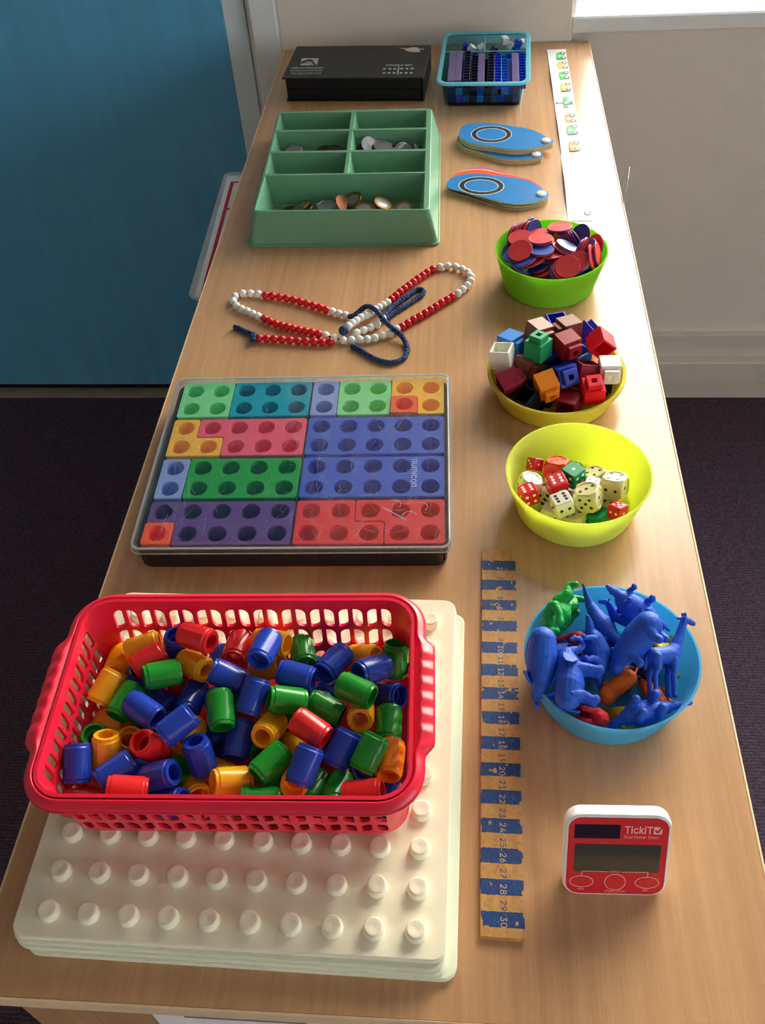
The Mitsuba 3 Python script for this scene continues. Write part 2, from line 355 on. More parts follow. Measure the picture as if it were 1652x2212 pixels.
# ---- number strip (wooden ruler)
BAND = 0.997
rd = np.array([math.sin(.0107), math.cos(.0107)]); rn = np.array([math.cos(.0107), -math.sin(.0107)]); rO = np.array([1.687, 50.138])
def ruler_color(p, n, uv):
    x, y = p.x * 100 - rO[0], p.y * 100 - rO[1]
    s = -(x * rd[0] + y * rd[1]) / BAND; t = (x * rn[0] + y * rn[1]) / 2.69
    edge = 0.06 * (noise(x * 9, y * 9, 3.0) - 0.5)
    ph = s + edge - 2 * dr.floor((s + edge) / 2)
    wear = fbm(x * 2.6, y * 2.2, 4.0, 4)
    fine = noise(x * 14, y * 5, 1.0)
    ends = dr.maximum(smoothstep(29.0, 30.0, s) * smoothstep(.55, 0, t), smoothstep(1.6, .4, s)) * .22
    rim = smoothstep(.06, .0, t) + smoothstep(.93, 1.0, t)
    blue = dr.select((ph > 1.0) & (s > 0.9) & (s < 29.95), 1.0, 0.0) * (1 - smoothstep(.70, .80, wear + .08 * (fine - .5) + ends + .20 * rim))
    wood_ = mix(lin(176, 128, 68), lin(204, 156, 92), fbm(x * 3, y * .5, 2.0, 3)) * (0.93 + .07 * smoothstep(.3, .6, fbm(x * 4, y * 4, 8.0, 3)))
    scuff = smoothstep(.62, .75, fbm(x * 5, y * 5, 6.0, 3))
    wood_ = mix(wood_, lin(120, 100, 78), scuff * .28)
    return mix(wood_, mix(lin(24, 54, 108), lin(34, 70, 132), fine), blue)
mat('ruler_print', proc(ruler_color), 0.5, 0.4)
mat('ruler_wood', lin(196, 150, 96), 0.55)
mat('ink_blue', lin(44, 52, 110), 0.5); mat('ink_wood', lin(206, 164, 108), 0.5)
rk = thing('ruler', 'worn wooden number ruler striped blue and tan, numbered up to 30', 'ruler')
def rl(s, t, z): q = rO - rd * s * BAND + rn * t * 2.69; return (q[0], q[1], z)
c = [rl(-.35, 0, 0)[:2], rl(30.55, 0, 0)[:2], rl(30.6, 1, 0)[:2], rl(-.3, 1, 0)[:2]]
put(rk, prism(sg.Polygon(c).buffer(-.12).buffer(.12), 0, .36, .04), 'ruler_print', 20, part='strip')
for n in range(2, 31):
    if n == 8: continue
    m = text(str(n), .42 if n < 10 else .40, .004); w = m[0][:, 0].max()
    put(rk, on_plane(m, rl(n - .06 - w / BAND, .46, .36), -rd, rn), 'ink_wood' if n % 2 == 0 else 'ink_blue', False, part='numeral')

# ---- box of holed number shapes under a clear lid
NT = -.0254; nO = np.array([-12.52, 50.05]); NP = 2.488; NG = .2516
nd = np.array([math.sin(NT), math.cos(NT)]); nn = np.array([math.cos(NT), -math.sin(NT)])
mat('tray_black', lin(22, 22, 26), 0.35, 0.4)
mat('tray_grey', lin(42, 46, 56), 0.4, 0.4)
def ntf(z=0): return tf_of((nO[0], nO[1], z), -NT)
bx_ = thing('shape_box', 'flat black box with a scratched clear lid, full of holed number shapes', 'box')
W0, W1, D0, D1 = -14.15, 11.45, -1.75, 19.35
shell = man(loft([ringz(rrect(W1 - W0 - .5, D1 - D0 - .5, .8), 0), ringz(rrect(W1 - W0 - .2, D1 - D0 - .2, .9), .25), ringz(rrect(W1 - W0, D1 - D0, 1), 2.35)])).translate([(W0 + W1) / 2, (D0 + D1) / 2, 0])
shell = shell - box(W0 + .28, W1 - .28, D0 + .28, D1 - .28, .5, 3)
put(bx_, shell, 'tray_black', 30, tf=ntf(), part='tray')
dv = box(-1.355, -1.255, D0 + .25, D1 - .25, .4, 2.3) + box(W0 + .25, W1 - .25, 3.80, 3.92, .4, 2.1) + box(W0 + .25, W1 - .25, 9.03, 9.15, .4, 2.1) + box(W0 + .25, W1 - .25, 14.26, 14.38, .4, 2.1)
put(bx_, dv, 'tray_grey', False, tf=ntf(), part='divider')
scene['lid_clear'] = {'type': 'thindielectric', 'int_ior': 1.7, 'specular_transmittance': rgb((.93, .94, .95))}
LW0, LW1, LD0, LD1 = -14.45, 11.75, -2.0, 19.7
def lring(e, z, r=.8): return ringz(rrect(LW1 - LW0 - 2 * e, LD1 - LD0 - 2 * e, r, 8, (LW0 + LW1) / 2, (LD0 + LD1) / 2), z)
def open_loft(rings):
    n = len(rings[0]); i = np.arange(n); j = (i + 1) % n; F = []
    for q in range(len(rings) - 1):
        a, b = q * n, (q + 1) * n; F += [np.stack([a + i, a + j, b + j], 1), np.stack([a + i, b + j, b + i], 1)]
    c = (len(rings) - 1) * n
    F.append(np.stack([c + i, c + j, np.full(n, len(rings) * n)], 1))
    return np.vstack(rings + [rings[-1].mean(0)[None]]), np.vstack(F)
put(bx_, open_loft([lring(0, 2.28), lring(.03, 2.75), lring(.12, 2.86), lring(.22, 2.9)]), 'lid_clear', 30, tf=ntf(), part='lid', label='clear scratched lid')
scene['lid_edge'] = {'type': 'principledthin', 'base_color': rgb(lin(206, 214, 222)), 'roughness': .2, 'diff_trans': .9, 'spec_trans': .5, 'eta': 1.45}
def hoop(e0, e1, z0, z1):
    return man(loft([lring(e0, z0), lring(e0, z1)])) - man(loft([lring(e1, z0 - .1), lring(e1, z1 + .1)]))
put(bx_, hoop(-.05, .02, 2.24, 2.31) , 'lid_edge', 30, tf=ntf(), part='lid_edge', label='pale edge of the clear lid')
put(bx_, hoop(.03, .17, 2.74, 2.88), 'lid_edge', 30, tf=ntf(), part='lid_edge')
sc = []
r_ = np.random.default_rng(3)
for q in range(800):
    x, y, a, l = r_.uniform(LW0 + .6, LW1 - .6), r_.uniform(LD0 + .6, LD1 - .6), r_.normal(0.3, 1.0), r_.uniform(.3, 2.2)
    if q % 5 < 2: x = r_.uniform(0, LW1 - .5)
    dx, dy = l * math.cos(a) / 2, l * math.sin(a) / 2
    x0, x1 = np.clip([x - dx, x + dx], LW0 + .5, LW1 - .5); y0, y1 = np.clip([y - dy, y + dy], LD0 + .5, LD1 - .5)
    wd = .008 if q < 140 else .004
    nx, ny = -math.sin(a) * wd, math.cos(a) * wd
    v = np.array([[x0 - nx, y0 - ny, 2.902], [x1 - nx, y1 - ny, 2.902], [x1 + nx, y1 + ny, 2.902], [x0 + nx, y0 + ny, 2.902], [x0, y0, 2.906], [x1, y1, 2.906]])
    sc.append((v, np.array([[0, 1, 5], [0, 5, 4], [2, 3, 4], [2, 4, 5]])))
mat('scratch', lin(150, 156, 172), .6)
put(bx_, join(*sc), 'scratch', False, tf=ntf(), part='scratches'); labels[bx_ + '__scratches'] = {'kind': 'stuff', 'label': 'fine scratches on the lid'}
lt = text('numicon', .62, .01)
m = on_plane(lt, (8.35, 8.1, 2.90), (0, -1, 0), (1, 0, 0)); put(bx_, m, 'scratch', False, tf=ntf(), part='lettering', label='lettering moulded in the lid')
lg = sg.LineString([(8.0, 1.0), (6.0, 2.4)]).buffer(.03)
for cx_, cy_, a0, a1 in ((7.0, 2.7, -.6, 2.4), (9.2, 2.4, -.9, 2.0), (8.3, 1.4, .2, 3.2)):
    a = np.linspace(a0, a1, 14); lg = lg.union(sg.LineString(np.column_stack([cx_ + .55 * np.cos(a), cy_ + .5 * np.sin(a)])).buffer(.022))
put(bx_, prism(lg, 2.90, 2.91), 'scratch', False, tf=ntf(), part='emblem')
NUMC = {'light green': (132, 222, 150), 'teal': (20, 160, 182), 'pale blue': (140, 162, 218), 'yellow': (242, 190, 54), 'orange': (240, 96, 44), 'pink': (232, 96, 120), 'blue': (62, 96, 198), 'green': (40, 158, 62), 'purple': (100, 70, 138), 'red': (220, 54, 62)}
for n, c in NUMC.items(): mat('shape_' + n.replace(' ', '_'), lin(*c), .38, .45)
def shape(color, cells, label, zt=2.42, z0=.52):
    """cells: (column 0..9 from the left, row 0..7 from the front)."""
    def cc(i, r): return (i - 5) * NP - (.12 if i < 5 else -.0), (r % 2) * NP + (r // 2) * (2 * NP + NG)
    S = NP / 2
    sq = unary_union([sg.box(cc(*q)[0] - S, cc(*q)[1] - S, cc(*q)[0] + S, cc(*q)[1] + S).buffer(.01) for q in cells])
    sq = sq.buffer(-.30).buffer(.52).buffer(-.26)
    hol = unary_union([sg.Point(*cc(*q)).buffer(.80, 12) for q in cells])
    body = prism(sq.difference(hol), z0 + .5, zt, .05) + prism(sq, z0, z0 + .52)
    for q in cells:
        if (q[0] + 1, q[1]) in cells:
            x, y = cc(*q)
            body = body + box(x + S - .025, x + S + .025, y - S + .06, y + S - .06, zt - .05, zt + .012)
    k = thing('number_shape', label, 'number shape')
    put(k, body, 'shape_' + color.replace(' ', '_'), 35, tf=ntf())
R2 = lambda i0, i1, b: [(i, r) for i in range(i0, i1) for r in (2 * b, 2 * b + 1)]
shape('light green', R2(0, 2, 3), 'light green four-hole shape in the back left corner of the box')
shape('teal', R2(2, 5, 3), 'teal six-hole shape in the back row of the box')
shape('pale blue', R2(5, 6, 3), 'pale blue two-hole shape in the back row beside the divider')
shape('light green', R2(6, 8, 3), 'light green four-hole shape next to the yellow shape in the back row')
shape('yellow', [(8, 7), (9, 7), (9, 6), (8, 6)][:3] + [], 'yellow three-hole shape in the back right corner of the box')
shape('orange', [(8, 6)], 'small orange one-hole shape beside the yellow shape at the back right', zt=2.62)
shape('yellow', [(0, 5), (0, 4), (1, 4)], 'yellow three-hole shape beside the pink shape at the left side')
shape('pink', [(1, 5), (2, 5), (3, 5), (4, 5), (2, 4), (3, 4), (4, 4)], 'pink seven-hole shape in the second row from the back')
shape('blue', R2(5, 10, 2), 'dark blue ten-hole shape, the one further back of two alike')
shape('pale blue', R2(0, 1, 1), 'pale blue two-hole shape beside the dark green shape at the left side')
shape('green', R2(1, 5, 1), 'dark green eight-hole shape in the third row')
shape('blue', R2(5, 10, 1), 'dark blue ten-hole shape just behind the red shapes')
shape('purple', [q for q in R2(0, 5, 0) if q != (0, 0)], 'purple nine-hole shape in the front row of the box')
shape('orange', [(0, 0)], 'small orange one-hole shape in the front left corner of the box', zt=2.55)
shape('red', [(5, 1), (6, 1), (5, 0), (6, 0), (7, 0)], 'red five-hole shape touching the divider in the front row')
shape('red', [(7, 1), (8, 1), (9, 1), (8, 0), (9, 0)], 'red five-hole shape in the front right corner of the box')

# ---- green coin tray
mat('tray_green', speck(lin(98, 150, 118), 0.05, 30, 30, 30), .38, .45)
def coin_tray():
    k = thing('coin_tray', 'green plastic money tray with seven compartments', 'coin tray')
    q = [(-24.58, 98.38), (-4.12, 98.14), (-4.62, 124.38), (-25.2, 124.46)]
    def ring(e, z, r):
        p = sg.Polygon([(a, b) for a, b in q]).buffer(e, join_style=2).buffer(-r).buffer(r, 6)
        c = np.array(sg.polygon.orient(p).exterior.coords)[:-1]; return p
    def oring(e, z, r=.7):
        c = np.array(q); ctr = c.mean(0); out = []
        # rounded corners by walking the four corners
        w = [(c[(i + 1) % 4] - c[i]) / np.linalg.norm(c[(i + 1) % 4] - c[i]) for i in range(4)]
        nrm = [np.array([t[1], -t[0]]) for t in w]
        for i in range(4):
            n0, n1 = nrm[i - 1], nrm[i]; p = c[i]
            m = np.array([n0, n1]); corner = np.linalg.solve(m, [n0 @ p + e - r, n1 @ p + e - r])
            a0, a1 = math.atan2(n0[1], n0[0]), math.atan2(n1[1], n1[0])
            if a1 < a0: a1 += 2 * math.pi
            for a in np.linspace(a0, a1, 7): out.append((corner[0] + r * math.cos(a), corner[1] + r * math.sin(a), z))
        return np.array(out)
    body = man(loft([oring(1.0, .3), oring(.12, 3.86), oring(.04, 3.96), oring(-.06, 4.0)]))
    flange = man(loft([oring(1.15, 0, .8), oring(1.2, .05, .8), oring(1.2, .28, .8), oring(1.1, .34, .8)]))
    body = body + flange
    cells = [((-24.35, 98.72), (-4.78, 98.40), (-4.92, 106.70), (-24.40, 106.75)), ((-24.42, 107.3), (-14.78, 107.15), (-14.95, 112.45), (-24.6, 112.6)), ((-14.25, 107.15), (-4.95, 107.1), (-5.03, 112.35), (-14.4, 112.45)),
             ((-24.62, 113.2), (-14.98, 113.05), (-15.15, 118.3), (-24.78, 118.45)), ((-14.45, 113.05), (-5.05, 112.95), (-5.15, 118.2), (-14.6, 118.3)),
             ((-24.8, 119.05), (-15.18, 118.9), (-15.33, 123.75), (-24.95, 123.95)), ((-14.64, 118.9), (-5.18, 118.8), (-5.3, 123.7), (-14.75, 123.75))]
    for cq in cells:
        top = sg.Polygon(cq); a = m3.CrossSection([np.array(top.buffer(-.12).buffer(.12).exterior.coords)[::-1][:-1]])
        p = np.array(cq); ctr = p.mean(0)
        rings = []
        for z, e in ((.32, .95), (.5, .72), (3.9, .03), (4.0, -.05), (4.1, -.08)):
            w = np.array(top.buffer(-e, join_style=2).exterior.coords)[:-1]
            w = np.array(sg.polygon.orient(sg.Polygon(w)).exterior.coords)[:-1]
            i0 = np.argmin(np.hypot(w[:, 0] - p[0, 0], w[:, 1] - p[0, 1])); w = np.roll(w, -i0, 0)
            rings.append(np.column_stack([w, np.full(len(w), z)]))
        body = body - man(loft(rings))
    put(k, body, 'tray_green', 30)
coin_tray()
mat('coin_gold', lin(142, 102, 58), .35, metallic=.85); mat('coin_silver', lin(158, 160, 164), .3, metallic=.85); mat('coin_copper', lin(116, 68, 46), .38, metallic=.8); mat('coin_dark', lin(84, 72, 66), .42, metallic=.8)
def coin(kind, label, pos, tilt, group=None):
    k = thing('coin', label, 'coin', group)
    R = Rxyz(*tilt); tf = tf_of(pos, R=R)
    if kind == 'pound':
        n, r, t = 12, 1.17, .28
        copy_put(k, ('pound_ring', lathe([(.76, 0), (1.10, 0), (1.17, .05), (1.17, .23), (1.12, .28), (1.02, .28), (1.0, .255), (.76, .255)], 12), 20), tf, 'coin_gold', part='ring')
        copy_put(k, ('pound_core', lathe([(0, .01), (.76, .01), (.76, .262), (.55, .262), (.5, .275), (0, .28)], 20), 30), tf, 'coin_silver', part='core', label='silver centre')
    elif kind == 'fifty':
        copy_put(k, ('fifty', lathe([(0, 0), (1.28, 0), (1.33, .04), (1.33, .14), (1.29, .17), (1.2, .17), (1.17, .15), (.5, .15), (.4, .165), (0, .165)], 7), 15), tf, 'coin_silver')
    elif kind == 'ten':
        copy_put(k, ('ten', lathe([(0, 0), (1.16, 0), (1.21, .04), (1.21, .14), (1.18, .17), (1.1, .17), (1.07, .15), (.45, .15), (.38, .165), (0, .165)], 32), 30), tf, 'coin_silver')
    else:
        copy_put(k, ('two', lathe([(0, 0), (1.24, 0), (1.29, .04), (1.29, .14), (1.26, .18), (1.18, .18), (1.15, .16), (.5, .16), (.4, .175), (0, .175)], 32), 30), tf, 'coin_dark' if kind == 'dark' else 'coin_copper')
    return k
COINS = [('pound', 'one pound coin lying tilted at the left end of the front compartment', (-19.9, 104.2, 1.2), (-.1, -.42, 0)),
         ('fifty', 'seven-sided silver coin lying among the brown coins in the front compartment', (-16.8, 104.1, 1.25), (.05, .05, .3)),
         ('two', 'copper coin standing aslant in the middle of the front compartment', (-14.75, 104.0, 1.5), (.35, .75, .2)),
         ('pound', 'one pound coin leaning behind the copper coin', (-13.55, 104.9, 1.55), (.25, -.35, 0)),
         ('pound', 'one pound coin lying flat in the centre right of the front compartment', (-12.15, 103.1, 1.3), (.12, .02, .1)),
         ('pound', 'one pound coin tilted to the right in the front compartment', (-10.0, 104.2, 1.35), (.1, .38, 0)),
         ('pound', 'one pound coin under the tilted one in the front compartment', (-9.85, 104.2, .95), (.1, .34, 0)),
         ('pound', 'dull pound coin at the right end of the front compartment', (-7.4, 103.3, 1.15), (.25, -.05, 0)),
         ('pound', 'one pound coin lying under the leftmost pound coin', (-19.6, 104.2, .75), (0, -.3, 0)),
         ('two', 'copper coin lying low near the left end of the front compartment', (-17.6, 103.2, .5), (0, .1, 0)),
         ('two', 'copper coin lying low in the middle of the front compartment', (-14.4, 102.6, .42), (0, -.1, 0)),
         ('two', 'copper coin lying low at the left corner of the front compartment', (-21.6, 104.0, .6), (0, -.25, 0)),
         ('ten', 'round silver coin lying low at the right of the front compartment', (-11.5, 104.5, .5), (.1, .1, 0)),
         ('two', 'copper coin lying low between the two right pound coins', (-8.8, 102.6, .45), (0, .1, 0)),
         ('pound', 'one pound coin lying low behind the seven-sided coin', (-16.0, 104.6, .6), (.1, 0, 0)),
         ('fifty', 'dull seven-sided coin standing at the left of the second left compartment', (-22.4, 117.0, 1.55), (.9, .1, 0)),
         ('dark', 'dark coin in the second left compartment, the left of a pair', (-18.5, 117.1, 1.3), (.75, -.2, 0)), ('dark', 'dark coin in the second left compartment, the right of a pair', (-17.1, 117.0, 1.35), (.8, .2, 0)),
         ('dark', 'dark round coin leaning at the left of the silver heap', (-13.0, 117.3, 1.5), (1.0, -.3, 0)), ('ten', 'silver coin edge at the upper left of the silver heap', (-12.4, 117.0, 2.6), (.5, .5, 0)),
         ('ten', 'silver coin edge just below the uppermost edge of the silver heap', (-12.3, 116.9, 2.4), (.5, .5, 0)),
         ('fifty', 'seven-sided silver coin lying across the top of the silver heap', (-10.7, 116.9, 2.5), (.25, .0, .4)), ('ten', 'grey round coin facing forward at the front of the silver heap', (-12.3, 115.4, 1.55), (.85, .1, 0)),
         ('dark', 'dark coin in the centre of the silver heap', (-10.8, 115.8, 1.4), (.9, .25, 0)), ('fifty', 'bright seven-sided coin facing forward in the silver heap', (-9.2, 115.4, 1.75), (.7, .05, .2)),
         ('ten', 'silver coin standing on edge right of the bright coin', (-7.9, 116.3, 1.8), (.9, .75, 0)), ('ten', 'silver coin standing on edge behind its neighbour, right of the bright coin', (-8.15, 116.6, 1.8), (.9, .75, 0)),
         ('ten', 'silver coin lying flat at the front right of the silver heap', (-7.7, 115.2, 1.0), (.2, .1, 0)), ('ten', 'thin silver coin on edge against the right wall of the tray', (-6.45, 116.4, 1.7), (0, 1.45, 0)), ('ten', 'second thin coin on edge against the right wall of the tray', (-6.15, 116.3, 1.6), (0, 1.4, 0)),
         ('ten', 'silver coin at the bottom of the silver heap, left', (-12.4, 115.8, .45), (.05, 0, 0)), ('ten', 'silver coin at the bottom of the silver heap, centre', (-10.0, 115.8, .45), (.05, .02, 0)), ('fifty', 'seven-sided coin at the bottom of the silver heap, right', (-7.4, 115.9, .5), (.0, .05, 0)), ('ten', 'silver coin second from the bottom of the silver heap', (-10.9, 116.4, .75), (.1, .1, 0)),
         ('two', 'copper coin on the floor of the third right compartment, left', (-10.3, 110.4, .34), (0, 0, 0)), ('two', 'copper coin on the floor of the third right compartment, right', (-8.6, 111.2, .36), (.1, 0, 0))]
for q in COINS: coin(*q, group='coins in the money tray')


# ---- domino case
mat('case_black', speck(lin(30, 33, 36), .12, 300, 300, 300), .42, .4); mat('case_deep', lin(16, 17, 22), .5, .3); mat('print_silver', lin(186, 190, 188), .4, metallic=.2)
mat('print_worn', lin(196, 176, 168), .6)
def domino_case():
    k = thing('domino_case', 'flat black domino case printed in silver, standing by the pier', 'case')
    a = -.0597; tf = tf_of((-26.45, 136.72, 0), a)
    W, D = 20.4, 11.55
    put(k, box(0.1, W - .1, .05, D, 0, .2, .06), 'case_deep', 20, tf=tf, part='base')
    put(k, box(.28, W - .35, .3, D - .15, .2, 1.72, .05), 'case_deep', 20, tf=tf, part='lower_box')
    put(k, box(.28, W - .35, .22, D - .15, 1.76, 3.18, .05), 'case_deep', 20, tf=tf, part='upper_box')
    put(k, box(-.15, W, 0, D, 3.18, 3.40, .06), 'case_black', 20, tf=tf, part='lid')
    put(k, box(W - .22, W + .05, -.02, D, .02, 3.36, .08), 'case_black', 20, tf=tf, part='hinge_flap')
    X, Y = (math.cos(a), math.sin(a), 0), (-math.sin(a), math.cos(a), 0)
    def tx(s, p0, p1, h, bold=False):
        m = text(s, h, .004, bold); v = m[0]; w = v[:, 0].max(); L = math.hypot(p1[0] - p0[0], p1[1] - p0[1]); v = v * [L / w, 1, 1]
        put(k, on_plane((v, m[1]), (p0[0], p0[1], 3.40), X, Y), 'print_silver', False, part='lettering')
    tx('action for blind people', (-25.65, 140.0), (-20.9, 139.7), .48, True)
    tx('manufactured by blind people', (-25.75, 139.12), (-20.9, 138.85), .44)
    tx('Tel: 020 7732 8771', (-25.55, 138.02), (-21.0, 137.75), .52)
    tx('DOUBLE SIX', (-11.76, 139.96), (-7.86, 139.72), .50, True)
    for x, y in [(-11.86, 138.93), (-11.08, 138.87), (-10.34, 138.82), (-9.33, 138.82), (-8.6, 138.77), (-7.85, 138.71), (-11.85, 137.48), (-11.12, 137.43), (-10.38, 137.38), (-9.37, 137.34), (-8.62, 137.29), (-7.88, 137.24)]:
        put(k, lathe([(0, 3.40), (.235, 3.40), (.235, 3.405), (0, 3.405)], 16).apply_translation([x, y, 0]), 'print_silver', False, part='printed_dot')
    put(k, prism(sg.LineString([(-9.80, 139.4), (-9.86, 136.9)]).buffer(.09), 3.40, 3.405), 'print_silver', False, part='printed_bar')
    fr = sg.Polygon([(-24.46, 141.07), (-21.96, 140.89), (-21.95, 143.4), (-24.56, 143.6)])
    hill = sg.Polygon([(-24.7, 141.6), (-24.3, 142.6), (-23.6, 143.2), (-23.0, 143.1), (-22.5, 142.0), (-22.0, 140.9), (-22.4, 140.9), (-22.9, 142.0), (-23.2, 142.3), (-23.7, 142.2), (-24.2, 141.7)])
    sw = unary_union([sg.LineString([(-24.6, 141.45 + .1 * i), (-23.7, 141.9 + .16 * i), (-22.7, 141.2 + .06 * i)]).buffer(.05) for i in range(2)] + [sg.LineString([(-23.1, 142.75), (-21.9, 142.6)]).buffer(.06)])
    put(k, prism(fr.difference(hill).difference(sw), 3.40, 3.405), 'print_silver', False, part='emblem')
    sf = sg.Polygon([(-10.08, 146.35), (-9.0, 146.1), (-8.3, 146.45), (-7.5, 146.4), (-7.1, 145.8), (-6.3, 145.75), (-6.35, 145.5), (-7.0, 145.4), (-6.9, 144.6), (-7.6, 144.55), (-8.3, 144.75), (-9.1, 145.3), (-9.2, 145.7)])
    put(k, prism(sf, 3.40, 3.406), 'print_worn', False, part='scuff', label='pale torn patch')
domino_case()

# ---- teal tub of base-ten rods
scene['tub_teal'] = {'type': 'thindielectric', 'int_ior': 1.3, 'specular_transmittance': rgb((.27, .68, .76)), 'specular_reflectance': rgb((.9, 1, 1))}
mat('tub_rim', lin(86, 186, 206), .25, .5)
def tub():
    k = thing('tub', 'translucent turquoise divided tub holding purple and blue counting rods', 'tub')
    a = -.042; tf = tf_of((2.66, 141.4, 0), a)
    def r(w, d, z, rr=1.2, cx=0): return ringz(rrect(w, d, rr, 8, cx, 0), z)
    n = len(rrect(1, 1, .2, 8))
    v, f = open_loft([r(11.8, 17.2, 3.6), r(10.8, 16.0, .15, 1.0), r(10.3, 15.6, 0.02, .8)])
    put(k, (v, f), 'tub_teal', 40, tf=tf, part='body', label='translucent walls and floor')
    rim = (man(loft([r(13.0, 18.6, 3.45, 1.7), r(13.1, 18.7, 3.62, 1.75), r(12.9, 18.5, 3.72, 1.7)])) - man(loft([r(11.8, 17.2, 3.3, 1.2), r(11.8, 17.2, 3.9, 1.2)])))
    scene['tub_rim_mat'] = {'type': 'principledthin', 'base_color': rgb(lin(150, 226, 238)), 'roughness': .3, 'diff_trans': 1.0, 'spec_trans': 0.0, 'eta': 1.4}
    put(k, rim, 'tub_rim_mat', 30, tf=tf, part='rim')
    def sheet(x0, y0, x1, y1, z0, z1):
        return np.array([[x0, y0, z0], [x1, y1, z0], [x1, y1, z1], [x0, y0, z1]]), np.array([[0, 1, 2], [0, 2, 3]])
    put(k, sheet(-5.8, 2.9, 5.8, 2.9, .1, 3.3), 'tub_teal', False, tf=tf, part='divider')
    put(k, sheet(-.2, 2.9, -.2, 8.4, .1, 3.3), 'tub_teal', False, tf=tf, part='divider')
    put(k, box(-5.85, 5.85, 2.82, 2.98, 3.25, 3.38, .03), 'tub_rim_mat', 20, tf=tf, part='divider_edge')
    put(k, box(-.28, -.12, 2.95, 8.5, 3.25, 3.38, .03), 'tub_rim_mat', 20, tf=tf, part='divider_edge')
tub()
for n, c in dict(purple=(102, 88, 136), navy=(48, 40, 78), blue=(30, 72, 200), skyblue=(44, 136, 214), white=(226, 228, 222)).items(): mat('rod_' + n, lin(*c), .36, .45)
def rod_mesh():
    m = box(-.48, .48, 0, 10, 0, 1, .05)
    for i in range(10): m = m - box(-.4, .4, .12 + i * .98, .12 + i * .98 + .86, .45, 1.1)
    return m
ROD = ('ten_rod', rod_mesh(), 20)
def rod(color, x, y, z, face_up, label, group=None, rz=-.02):
    k = thing('counting_rod', label, 'counting rod', group)
    R = Rxyz(0, 0, rz) if face_up else Rxyz(0, math.pi, rz)
    copy_put(k, ROD, tf_of((x, y, z + (0 if face_up else 1)), R=R), 'rod_' + color)
RODS = [('purple', -2.42, 133.55, 2.42, 0, 'purple counting rod, smooth side up, first from the left in the tub'), ('purple', -1.38, 133.7, 2.42, 0, 'purple counting rod, smooth side up, second from the left in the tub'),
        ('navy', -.1, 133.9, 2.42, 1, 'dark purple counting rod with its ladder side up, third from the left'), ('navy', 1.02, 133.1, 2.1, 1, 'dark purple counting rod with its ladder side up, fourth from the left and lower'),
        ('purple', 2.02, 133.0, 2.42, 0, 'purple counting rod, smooth side up, in the middle of the tub'), ('navy', 3.5, 132.85, 2.42, 1, 'dark purple counting rod with its ladder side up, left of the bright blue rod'),
        ('blue', 4.54, 132.8, 2.42, 1, 'bright blue counting rod with its ladder side up in the middle of the tub'), ('skyblue', 5.56, 132.7, 1.6, 1, 'light blue counting rod with its ladder side up, lower than its neighbours'),
        ('purple', 7.1, 132.75, 2.42, 0, 'purple counting rod, smooth side up, next to the right end rod'), ('blue', 8.12, 132.6, 2.42, 1, 'bright blue counting rod with its ladder side up at the right end')]
for c, x, y, *r in RODS: rod(c, 2.60 + (x - 2.66) * .95, y + .55, *r)
low = ['navy', 'blue', 'purple', 'navy', 'skyblue', 'navy', 'purple', 'blue', 'navy', 'purple']
for lay in range(2):
    for i in range(10):
        if lay == 1 and i in (3, 7): continue
        rod(low[(i + 3 * lay) % 10], -2.05 + i * 1.0, 134.15 - i * .04, .32 + 1.04 * lay, i % 2, 'counting rod in the lower layers, seen dimly through the front of the tub', 'lower rods in the tub')
UNIT = ('unit_cube', box(-.5, .5, -.5, .5, -.5, .5, .06), 20)
for c, x, y, z, r, l in [('white', .75, 146.9, 2.7, (.3, .5, .6), 'white unit cube leaning on the divider, left compartment of the tub'), ('white', 2.25, 147.2, 2.65, (.4, -.5, .3), 'white unit cube near the middle divider of the tub'),
                         ('white', 5.65, 148.0, 3.4, (.1, .05, .4), 'white unit cube highest in the right rear compartment of the tub'), ('white', 6.7, 147.6, 2.6, (.3, .6, .9), 'white unit cube half buried between the others in the tub'), ('white', 8.4, 147.6, 3.0, (.3, .2, .5), 'white unit cube in the far right corner of the tub')]:
    k = thing('unit_cube', l, 'cube'); copy_put(k, UNIT, tf_of((x, y, z), R=Rxyz(*r)), 'rod_white')
PAIR = ('double_cube', box(-.5, .5, -.5, .5, 0, .95, .06) + box(-.32, .32, -.32, .32, .9, 1.2, .05), 20)
for c, x, y, z, r, l in [('blue', 7.55, 147.6, 2.6, (.35, .1, .3), 'bright blue linking cube standing up in the rear right of the tub'), ('blue', 7.4, 146.9, 1.6, (.2, .1, .2), 'bright blue linking cube under the upright one in the tub'), ('navy', 4.0, 147.0, 2.0, (.4, .3, .2), 'dark purple cube beside the middle divider, right compartment'),
                         ('blue', -.2, 148.6, 1.9, (.2, .3, .1), 'blue cube at the back of the left rear compartment'), ('blue', -1.3, 146.9, 1.4, (.3, -.2, .5), 'blue cube against the left wall of the rear compartment'), ('blue', .6, 147.9, 1.5, (.2, .5, .7), 'blue cube under the white cube in the left compartment'),
                         ('skyblue', 5.2, 146.4, .8, (.1, .2, .4), 'light blue cube low behind the divider'), ('blue', 6.2, 146.6, .7, (.2, .1, .9), 'blue cube low in the right rear compartment'), ('navy', 8.1, 146.6, .8, (.1, .3, .2), 'dark cube low in the right rear compartment'), ('blue', 1.9, 146.7, .9, (.2, .3, .2), 'blue cube low beside the middle divider')]:
    k = thing('linking_cube', l, 'cube'); copy_put(k, PAIR, tf_of((x, y, z), R=Rxyz(*r)), 'rod_' + c)

